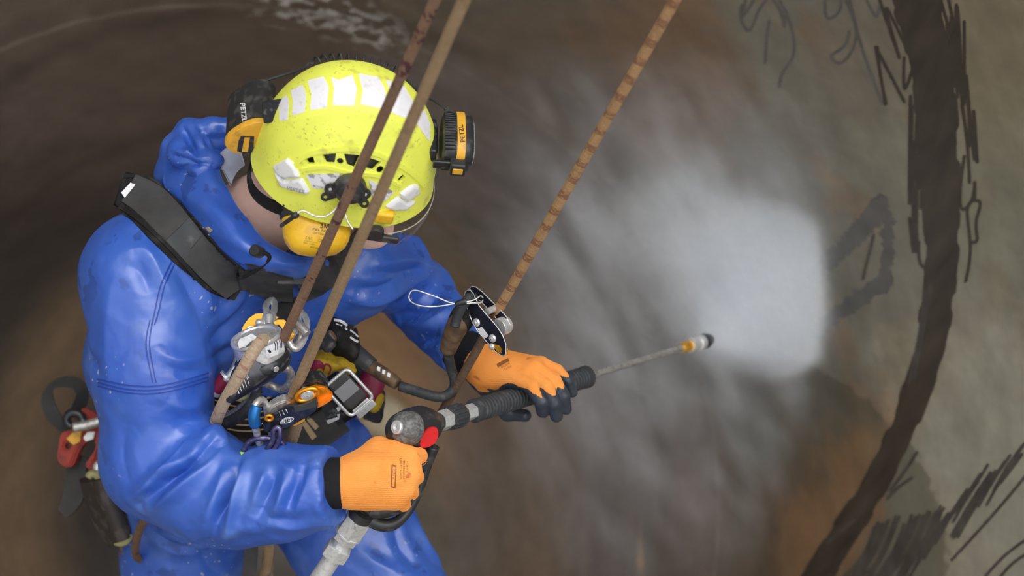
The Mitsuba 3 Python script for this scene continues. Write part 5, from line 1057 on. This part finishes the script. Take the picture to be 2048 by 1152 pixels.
ly_ = thing('lanyard', 'black rubber energy absorbing lanyard from the belt to the black cam device, with brown sleeves', 'lanyard')
hose = [(722, 722, 3.06), (760, 748, 3.05), (800, 772, 3.04), (850, 788, 3.03), (895, 790, 3.03), (908, 775, 3.03), (905, 745, 3.02), (897, 710, 2.99), (896, 690, 2.97)]
add('tube', tube(ats(hose[2:]), .0078, 16, 90), 'black_rubber', ly_, True)
add('end_boot', tube([at(700, 702, 3.07), at(722, 718, 3.06), at(745, 733, 3.055)], [.018, .0155, .0125], 16, 20), 'black_rubber', ly_, True)
add('sleeve', tube([at(738, 731, 3.055), at(765, 748, 3.048), at(795, 768, 3.04)], [.0110, .0115, .0095], 16, 20), 'brown_sleeve', ly_, True, label='scuffed brown sleeve')
SL = Surf(tube([at(738, 731, 3.055), at(765, 748, 3.048), at(795, 768, 3.04)], [.0110, .0115, .0095], 16, 20))
add('marks', cat(*[SL.patch(Polygon([(x - 3, y - 5), (x + 3, y - 3), (x + 2, y + 5), (x - 4, y + 3)]), .0004, .0001, 3) for x, y in ((758, 738), (768, 744), (778, 750))]), 'reflective_worn', ly_, False)
add('sleeve', tube([at(896, 700, 2.975), at(905, 672, 2.955), at(921, 640, 2.935), at(928, 626, 2.93)], [.0125, .0150, .0155, .0130], 18, 24), 'brown_sleeve', ly_, True)
add('cover', tube([at(914, 655, 2.95), at(930, 628, 2.935), at(942, 612, 2.925)], [.0165, .0185, .0140], 18, 20), 'padding', ly_, True)
add('eye', tube([at(910, 652, 2.915), at(914, 636, 2.91), at(926, 612, 2.90), at(938, 596, 2.90), at(944, 594, 2.908), at(948, 606, 2.93), at(938, 640, 2.95)], .0072, 12, 60), 'black_rubber', ly_, True)
# black cloth bag with white print beside the belt
bg = thing('gear_bag', 'small black cloth bag with worn white print hanging at the far hip', 'bag')
bagm = loft([ats([(655, 632, 3.07), (680, 640, 3.04), (700, 650, 3.05), (712, 655, 3.08)]), ats([(648, 665, 3.06), (680, 668, 3.015), (706, 678, 3.03), (718, 690, 3.07)]), ats([(660, 700, 3.07), (682, 704, 3.03), (706, 708, 3.03), (722, 715, 3.06)]), ats([(680, 722, 3.08), (695, 728, 3.06), (710, 732, 3.06), (722, 728, 3.07)])], 30, 24, .03, bump=lambda u, v: .002 * np.sin(16 * u + 9 * v))
if bagm.volume < 0: bagm.invert()
add('body', bagm, 'padding', bg, 60); GB = Surf(bagm)
add('print', cat(*[GB.line(q, w, .0004, .0002, 3) for q, w in (([(668, 640), (684, 644), (694, 652)], 5), ([(700, 660), (710, 668), (716, 674)], 3), ([(700, 674), (708, 680), (716, 684)], 4), ([(672, 648), (684, 652)], 1.5), ([(690, 656), (694, 660)], 3))]), 'print_white', bg, False)
add('clip', hull_spheres([at(640, 680, 3.0), at(655, 695, 2.99), at(662, 688, 2.99), at(645, 670, 3.0)], .008), 'black_plastic', bg, True)
add('clip_tag', hull_spheres([at(660, 668, 3.0), at(666, 678, 3.0)], .006), 'brown_sleeve', bg, True)

# ---------------------------------------------------------------- gear hanging at the near hip, behind the elbow
z3_ = lambda pts, Z: ats([(80 + x / 2.796, 740 + y / 2.796, Z if len(q) < 1 else q[0]) for x, y, *q in pts])
lp = thing('webbing_loop', 'black webbing loop standing up behind the red harness clip at the near hip', 'webbing loop')
add(lp, strap(z3_([(150, 340), (85, 270), (45, 180), (60, 100), (130, 65), (200, 75), (235, 130), (215, 200), (180, 260)], 3.42), .030, .003, [vec(-.6, 0, -.3)] * 2 + [vec(-.7, .3, -.6), vec(-.4, .8, -.5), vec(0, 1, -.4), vec(.3, .8, -.5), vec(.8, .2, -.5), vec(.8, -.2, -.5), vec(.8, -.2, -.5)], 80), 'webbing', None, 40)
rc = thing('ascender', 'red rubber gripped rope clamp with an orange plate at the near hip', 'rope clamp')
rp = at(175, 868, 3.40); rn = unit(vec(-.15, .1, -1)); zz = lambda pts: [(80 + x / 2.796, 740 + y / 2.796) for x, y in pts]
add('grip', traced(zz([(108, 500), (115, 420), (135, 350), (200, 330), (250, 215), (300, 235), (345, 265), (385, 330), (390, 420), (345, 440), (300, 560), (270, 545), (320, 430), (310, 390), (230, 450), (180, 540), (130, 530)]), rp, rn, .026, .006, [(80 + 165 / 2.796, 740 + 425 / 2.796, 7), (80 + 290 / 2.796, 740 + 385 / 2.796, 9)], smooth=120), 'red_rubber', rc, 40)
add('plate', traced(zz([(150, 385), (190, 345), (235, 335), (225, 400), (190, 420)]), rp - .016 * FWD, rn, .006, .001), 'amber_plastic', rc, 40); add('plate', traced(zz([(215, 260), (245, 240), (258, 275), (230, 290)]), rp - .016 * FWD, rn, .006, .001), 'amber_plastic', rc, 40)
add('cam', traced(zz([(245, 380), (270, 345), (310, 345), (300, 385), (260, 400)]), rp - .018 * FWD, rn, .010, .002), 'steel', rc, 40)
cb = thing('carabiner', 'dark steel carabiner hooked through the red rope clamp at the near hip', 'carabiner')
add('body', tube(z3_([(180, 320), (150, 290), (155, 255), (190, 240), (235, 265), (250, 300), (330, 290), (400, 265)], 3.36), .0075, 12, 60), 'black_worn_metal', cb, True); add('gate', tube(z3_([(185, 322), (260, 308), (330, 288), (400, 266)], 3.355), .0085, 12, 20), 'steel_worn', cb, True)
st_ = thing('webbing_tail', 'dark webbing tail hanging down from the red rope clamp', 'strap')
add(st_, strap(z3_([(230, 480), (205, 580), (195, 680), (150, 775), (125, 800)], 3.42), [.030, .038, .042, .036, .022], .006, [vec(-.3, 0, -1)] * 5, 40), 'webbing', None, 40)
sh = thing('tool_pouch', 'folded dark cloth tool roll with mustard edging hanging at the near hip', 'pouch')
shm = loft([z3_([(265, 600), (300, 720), (370, 860), (430, 955)], 3.36), z3_([(315, 610), (360, 720), (420, 850), (460, 950)], 3.30), z3_([(370, 600), (410, 720), (460, 840), (490, 940)], 3.29), z3_([(450, 600), (520, 700), (530, 800), (505, 920)], 3.33)], 40, 24, .012, bump=lambda u, v: .006 * np.sin(v * 14 + 2 * u))
if shm.volume < 0: shm.invert()
add('body', shm, 'dark_tool', sh, True)
for q in ([(268, 600), (290, 580), (320, 590), (330, 610)], [(420, 960), (460, 965), (490, 945), (500, 915)], [(412, 560), (420, 600), (450, 612)]): add('edging', tube(z3_(q, 3.29), .0065, 8, 20), 'lime_cord', sh, True, label='mustard edging')
add('tool_shaft', tube(z3_([(465, 960), (480, 1040), (505, 1130), (520, 1200)], 3.33), .0075, 12, 20), 'brown_sleeve', sh, True)
add('red_piping', tube(z3_([(340, 690), (355, 740), (360, 790)], 3.295), .0035, 8, 16), 'crimson_sleeve', sh, True)
hk = thing('hook', 'small bright steel hook above the dark tool roll at the near hip', 'hook')
add(hk, tube(z3_([(320, 570), (325, 530), (345, 525), (370, 555), (380, 580), (350, 580)], 3.30), .0065, 10, 40), 'steel', None, True)

# ---------------------------------------------------------------- paint strokes on the wall
rng = np.random.default_rng(4)
mat('stroke_paint', proc(lambda p, n, uv: mix(lin(50, 43, 36), lin(84, 74, 62), fbm(p.x * 45, p.y * 45, p.z * 12, 3))), .45)
mat('stroke_ink', proc(lambda p, n, uv: mix(lin(62, 57, 51), lin(92, 86, 78), fbm(p.x * 30, p.y * 30, p.z * 30, 2))), .5)
mat('stroke_grey', proc(lambda p, n, uv: mix(lin(88, 84, 80), lin(110, 106, 100), fbm(p.x * 30, p.y * 30, p.z * 30, 2))), .5)
cA = lambda pts: [(1200 + x / 1.92, y / 1.92) for x, y in pts]
cB = lambda pts: [(1200 + x / 1.946, 560 + y / 1.946) for x, y in pts]
bc_ = spline(A([(1730, -230), (1785, -110), (1822, -20), (1848, 60), (1868, 170), (1880, 300), (1886, 430), (1880, 560), (1868, 660), (1842, 760), (1806, 860), (1762, 950), (1700, 1050), (1640, 1140), (1570, 1250), (1490, 1370)]), 160)
tn = unit(np.gradient(bc_, axis=0)); nn_ = np.c_[-tn[:, 1], tn[:, 0]]; wl_ = np.interp(np.linspace(0, 1, 160), [0, .15, .36, .55, .65, .75, 1], [44, 44, 36, 30, 26, 27, 30])
jag = lambda s: np.repeat(rng.uniform(-s, s, 54), 3)[:160]
band = Polygon(np.vstack([bc_ + nn_ * (wl_ + jag(5))[:, None], (bc_ - nn_ * (wl_ + jag(5))[:, None])[::-1]])).buffer(0)
add('paint_band', PIPE.patch(max(getattr(band, 'geoms', [band]), key=lambda g: g.area), .0004, .0005, 12), 'stroke_paint', 'wall_around', True, label='broad dark brown painted band')
arrow = shapely.union_all([LineString(cA([(825, 1050), (930, 955), (1010, 880), (1075, 790)])).buffer(17), LineString(cA([(1085, 770), (1108, 860), (1104, 980), (1088, 1085)])).buffer(11), LineString(cB([(1112, 0), (1035, 55), (960, 105), (890, 155), (850, 200)])).buffer(15)]).buffer(-3).buffer(3)
ac_ = A(arrow.exterior.segmentize(6).coords)[:-1] + rng.normal(0, 1.0, (len(arrow.exterior.segmentize(6).coords) - 1, 1)) * [[3.5, 2]]; arrow = Polygon(ac_).buffer(0); arrow = max(getattr(arrow, 'geoms', [arrow]), key=lambda g: g.area)
add('painted_arrow', PIPE.patch(arrow, .0004, .0005, 8), 'stroke_grey', 'wall_around', True, label='grey brush mark like an open arrow head')
def zig(x0, x1, y0, y1, n, f=cA, jit=18):
    """A brush going up and down along the band."""
    pts = []
    for k in range(n):
        x = x0 + (x1 - x0) * k / max(n - 1, 1); pts += [(x + rng.uniform(-13, 13), (y0 if k % 2 == 0 else y1) + rng.uniform(-jit, jit))]
    return f(pts)
ink = [cA([(1075, 0), (1150, 215), (1100, 30), (1195, 215), (1130, 0)]), cA([(1310, 0), (1345, 120), (1372, 195), (1340, 0)]), cA([(1060, 180), (1098, 400)]), cA([(1066, 180), (1080, 300), (1100, 395)]), cA([(1068, 195), (1170, 390)]), cA([(1170, 220), (1172, 340), (1215, 215)]),
       zig(1190, 1275, 350, 740, 13, jit=60), zig(1195, 1290, 540, 920, 10, jit=80), zig(1230, 1290, 380, 620, 10, jit=60), zig(1190, 1215, 840, 980, 4), cA([(1225, 930), (1255, 1030), (1268, 1030), (1275, 900)]), cA([(1270, 1140), (1300, 900)]),
       zig(1330, 1400, 60, 380, 9, jit=60), cA([(1375, 190), (1390, 380), (1420, 560), (1408, 290), (1440, 610), (1436, 430), (1450, 622)]), cA([(1390, 400), (1412, 560), (1420, 700)]), cA([(1400, 600), (1405, 800), (1432, 760), (1440, 700), (1440, 760)]),
       cA([(1405, 1080), (1420, 900), (1440, 770), (1450, 770), (1445, 860), (1440, 930), (1425, 930)]), cA([(1052, 905), (1030, 990), (1010, 1070)])]
for k in range(24):
    x = 1070 + 11.5 * k + rng.uniform(-6, 6); y = 965 - 3.2 * k + rng.uniform(-22, 22); ink.append(cB([(x - 120 + rng.uniform(-15, 15), 1160), (x - 45, y + 110), (x, y)]))
for k in range(13):
    x = 1330 + 27 * k + rng.uniform(-10, 10); y = 905 - 24 * k + rng.uniform(-30, 30); L = rng.uniform(120, 300); ink.append(cB([(x - .62 * L, y + L), (x - .3 * L, y + .45 * L), (x, y)]))
ink += [cB([(1510, 720), (1440, 830), (1370, 915)]), cB([(1650, 640), (1580, 740), (1640, 680), (1560, 790)]), cB([(1660, 760), (1560, 880), (1370, 1090)]), cB([(1660, 1010), (1580, 1070), (1500, 1155)]), cB([(1655, 1070), (1600, 1110), (1560, 1155)]), cB([(1290, 20), (1262, 180), (1225, 380)]), cB([(1270, 40), (1245, 200), (1205, 400)]),
        cB([(1130, 820), (1190, 740), (1235, 670)]), cB([(1120, 850), (1160, 810), (1215, 770)]), cB([(890, 1020), (960, 960), (1000, 930)])]
faint = [cA([(545, 20), (545, 80), (570, 115), (605, 50), (640, 0)]), cA([(560, 0), (548, 60), (590, 0)]), cA([(690, 0), (720, 60), (745, 150), (740, 220), (702, 280), (690, 330)]), cA([(650, 80), (640, 160), (635, 240)]), cA([(665, 0), (700, 60), (708, 100), (715, 40)]), cA([(865, 0), (880, 70), (920, 40), (925, 0)]), cA([(945, 0), (985, 130), (962, 205), (910, 240), (890, 220), (930, 185), (958, 120)]), cA([(960, 0), (1000, 160), (1040, 280), (1085, 395)]), cA([(1025, 0), (1065, 60), (1075, 20)])]
W_ = lambda qs, w: PIPE.patch(shapely.union_all([LineString(spline(A(q, float), 8 * len(q))).buffer(w / 2) for q in qs]).buffer(0), .0003, .0009, 40)
NI = 17
add('scribble', W_(ink[:NI], 6), 'stroke_paint', 'wall_around', False, kind='stuff'); add('hatching', W_(ink[NI:], 5.6), 'stroke_ink', 'wall_around', False, kind='stuff'); add('faint_scribble', W_(faint, 5.5), 'stroke_grey', 'wall_around', False, kind='stuff')

# ---------------------------------------------------------------- the water: a dense fan from the nozzle and the mist that the wall throws back
IMP = PIPE.on([(1592, 600)])[0][0]
bx0, bx1 = A([-.07, -.60, 3.22]), A([.64, .46, 4.05])             # right, up, forward of the photographer's viewpoint
NG = (80, 92, 76)                                                 # forward, up, right
fz, uy, rx_ = [np.linspace(bx0[k] + (bx1[k] - bx0[k]) * .5 / n, bx1[k] - (bx1[k] - bx0[k]) * .5 / n, n) for k, n in ((2, NG[0]), (1, NG[1]), (0, NG[2]))]
Gf, Gu, Gr = np.meshgrid(fz, uy, rx_, indexing='ij')
Wp = EYE + Gr[..., None] * RGT + Gu[..., None] * UPC + Gf[..., None] * FWD
def loc(p): return A([(p - EYE) @ RGT, (p - EYE) @ UPC, (p - EYE) @ FWD])
ss = lambda a, b, x: (lambda t: t * t * (3 - 2 * t))(np.clip((x - a) / (b - a), 0, 1))
fa = unit(IMP - NOZ); fan_v = unit(unit(at(1590, 470, 3.7) - at(1600, 720, 3.75)) - fa * (unit(at(1590, 470, 3.7) - at(1600, 720, 3.75)) @ fa)); fan_w = np.cross(fa, fan_v)
q_ = Wp - NOZ; s_a, s_v, s_w = q_ @ fa, q_ @ fan_v, q_ @ fan_w; DI = np.linalg.norm(IMP - NOZ)
hv, ov = .008 + .40 * np.maximum(s_a, 0), .10 * np.maximum(s_a, 0)
fan = np.exp(-np.abs((s_v - ov) / hv) ** 7) * np.exp(-(s_w / (.016 + .24 * np.maximum(s_a, 0))) ** 2) * ss(-.002, .008, s_a) * (1 - ss(DI * 1.0, DI * 1.25, s_a)) * (.6 + .4 * ss(0, .14, s_a))
def blob(c, r, ax=None, k=2.0):
    d = (Wp - c); 
    if ax is not None: a = unit(ax[0]); al = d @ a; return np.exp(-(((np.sum(d * d, -1) - al * al) / r ** 2 + (al / (r * ax[1])) ** 2)) ** (k / 2))
    return np.exp(-(np.sum(d * d, -1) / r ** 2) ** (k / 2))
def puff(x, y, Z, rr, ru, rf, k=2.0, tilt=0.0):
    c = loc(at(x, y, Z)); a, b_, f_ = Gr - c[0], Gu - c[1], Gf - c[2]; a, b_ = a * math.cos(tilt) + b_ * math.sin(tilt), -a * math.sin(tilt) + b_ * math.cos(tilt)
    return np.exp(-((np.abs(a) / rr) ** 2 + (np.abs(b_) / ru) ** 2 + (f_ / rf) ** 2) ** (k / 2))
core = puff(1535, 605, 3.72, .080, .085, .13, 2.6, .35) + .3 * puff(1440, 520, 3.68, .085, .12, .08, 2.4, .5)
back = puff(1400, 495, 3.66, .18, .21, .13, 2.4, .6)
haze = puff(1310, 560, 3.66, .34, .40, .17, 2.6, .2) + .5 * puff(1330, 850, 3.7, .26, .22, .17, 2.4)
e1_, e2_, e3_ = unit(vec(-.45, .85, -.25)), unit(vec(.85, .45, 0)), unit(vec(.2, .1, 1))
st1 = meshkit.fbm(np.stack([Wp @ e1_ * 9, Wp @ e2_ * 32, Wp @ e3_ * 11], -1), 4, 5); st2 = meshkit.fbm(Wp * 13, 4, 9)
mist = haze * np.clip((.6 * st1 + .4 * st2 - .36) * 5.0, .02, 1.4) ** 1.5; bk = back * np.clip((.55 * st1 + .45 * st2 - .26) * 3.0, .05, 1.4)
FAN_D, CORE_D, BACK_D, HAZE_D = 60.0, 30.0, 3.2, 1.15
under = ss(-.022, .006, s_v - (ov - hv)) * (s_a > 0) + (s_a <= 0)
core, bk = core * under, bk * (.25 + .75 * under)
dens = FAN_D * fan + CORE_D * core * np.clip(.5 + st2, .6, 1.2) + BACK_D * bk + HAZE_D * mist
xim = 1024 + F * Gr / Gf; edge = 1 - ss(1606, 1632, xim + (st2 - .5) * 20 + .00 * Gu)
pe = loc(at(1612, 600, 3.75)); du_ = Gu - pe[1]
edge_w = 1 - ss(.004, .030, Gr - pe[0] - np.where(du_ < -.11, .38 * (du_ + .11), 0) + .10 * (Gf - 3.75))          # the sheet of water ends where it meets the wall
dens = dens * edge_w
bdr = lambda a, lo, hi: ss(lo, lo + .12, a) * (1 - ss(hi - .08, hi, a))
dens = np.minimum(dens, 21.0)
dens = np.maximum(dens * bdr(Gr, bx0[0], bx1[0]) * bdr(Gu, bx0[1], bx1[1]) * ss(bx0[2], bx0[2] + .06, Gf), 0).astype(np.float32)
def box_of(lo, hi): return np.vstack([EYE + x * RGT + y * UPC + z * FWD for x in (lo[0], hi[0]) for y in (lo[1], hi[1]) for z in (lo[2], hi[2])])
def grid_of(d, lo, hi, scale=1.0):
    tw = np.eye(4); tw[:3, 0], tw[:3, 1], tw[:3, 2] = RGT * (hi[0] - lo[0]), UPC * (hi[1] - lo[1]), FWD * (hi[2] - lo[2]); tw[:3, 3] = EYE + lo[0] * RGT + lo[1] * UPC + lo[2] * FWD
    return {'type': 'heterogeneous', 'albedo': {'type': 'rgb', 'value': [.93, .958, .99]}, 'scale': 1.0, 'phase': {'type': 'hg', 'g': -.28},
        'sigma_t': {'type': 'gridvolume', 'grid': mi.VolumeGrid(np.ascontiguousarray(d[..., None])), 'to_world': T(tw.tolist()), 'filter_type': 'trilinear'}}
def room(inset):                                       # the room that the pipe leaves
    sol = pr[pr[:, 1] > 1.2] - [[inset, inset * .7]]; sol = np.vstack([[0, 1.2], sol[sol[:, 0] > .01], [0, sol[-1, 1]]])
    tp = np.eye(4); tp[:3, 0], tp[:3, 1], tp[:3, 2], tp[:3, 3] = pa, pb, AX, EYE
    return m3.CrossSection([sol], m3.FillRule.EvenOdd).revolve(220).transform(tp[:3])
spray = 'water_spray'; labels[spray] = {'label': 'white fan of water spray and drifting mist between the lance nozzle and the wall', 'category': 'spray', 'kind': 'stuff'}
scene[spray] = mikit.ply(tm(room(.006) ^ M(trimesh.convex.convex_hull(box_of(bx0, bx1)))), {'type': 'null'}, False, interior=grid_of(dens, bx0, bx1))
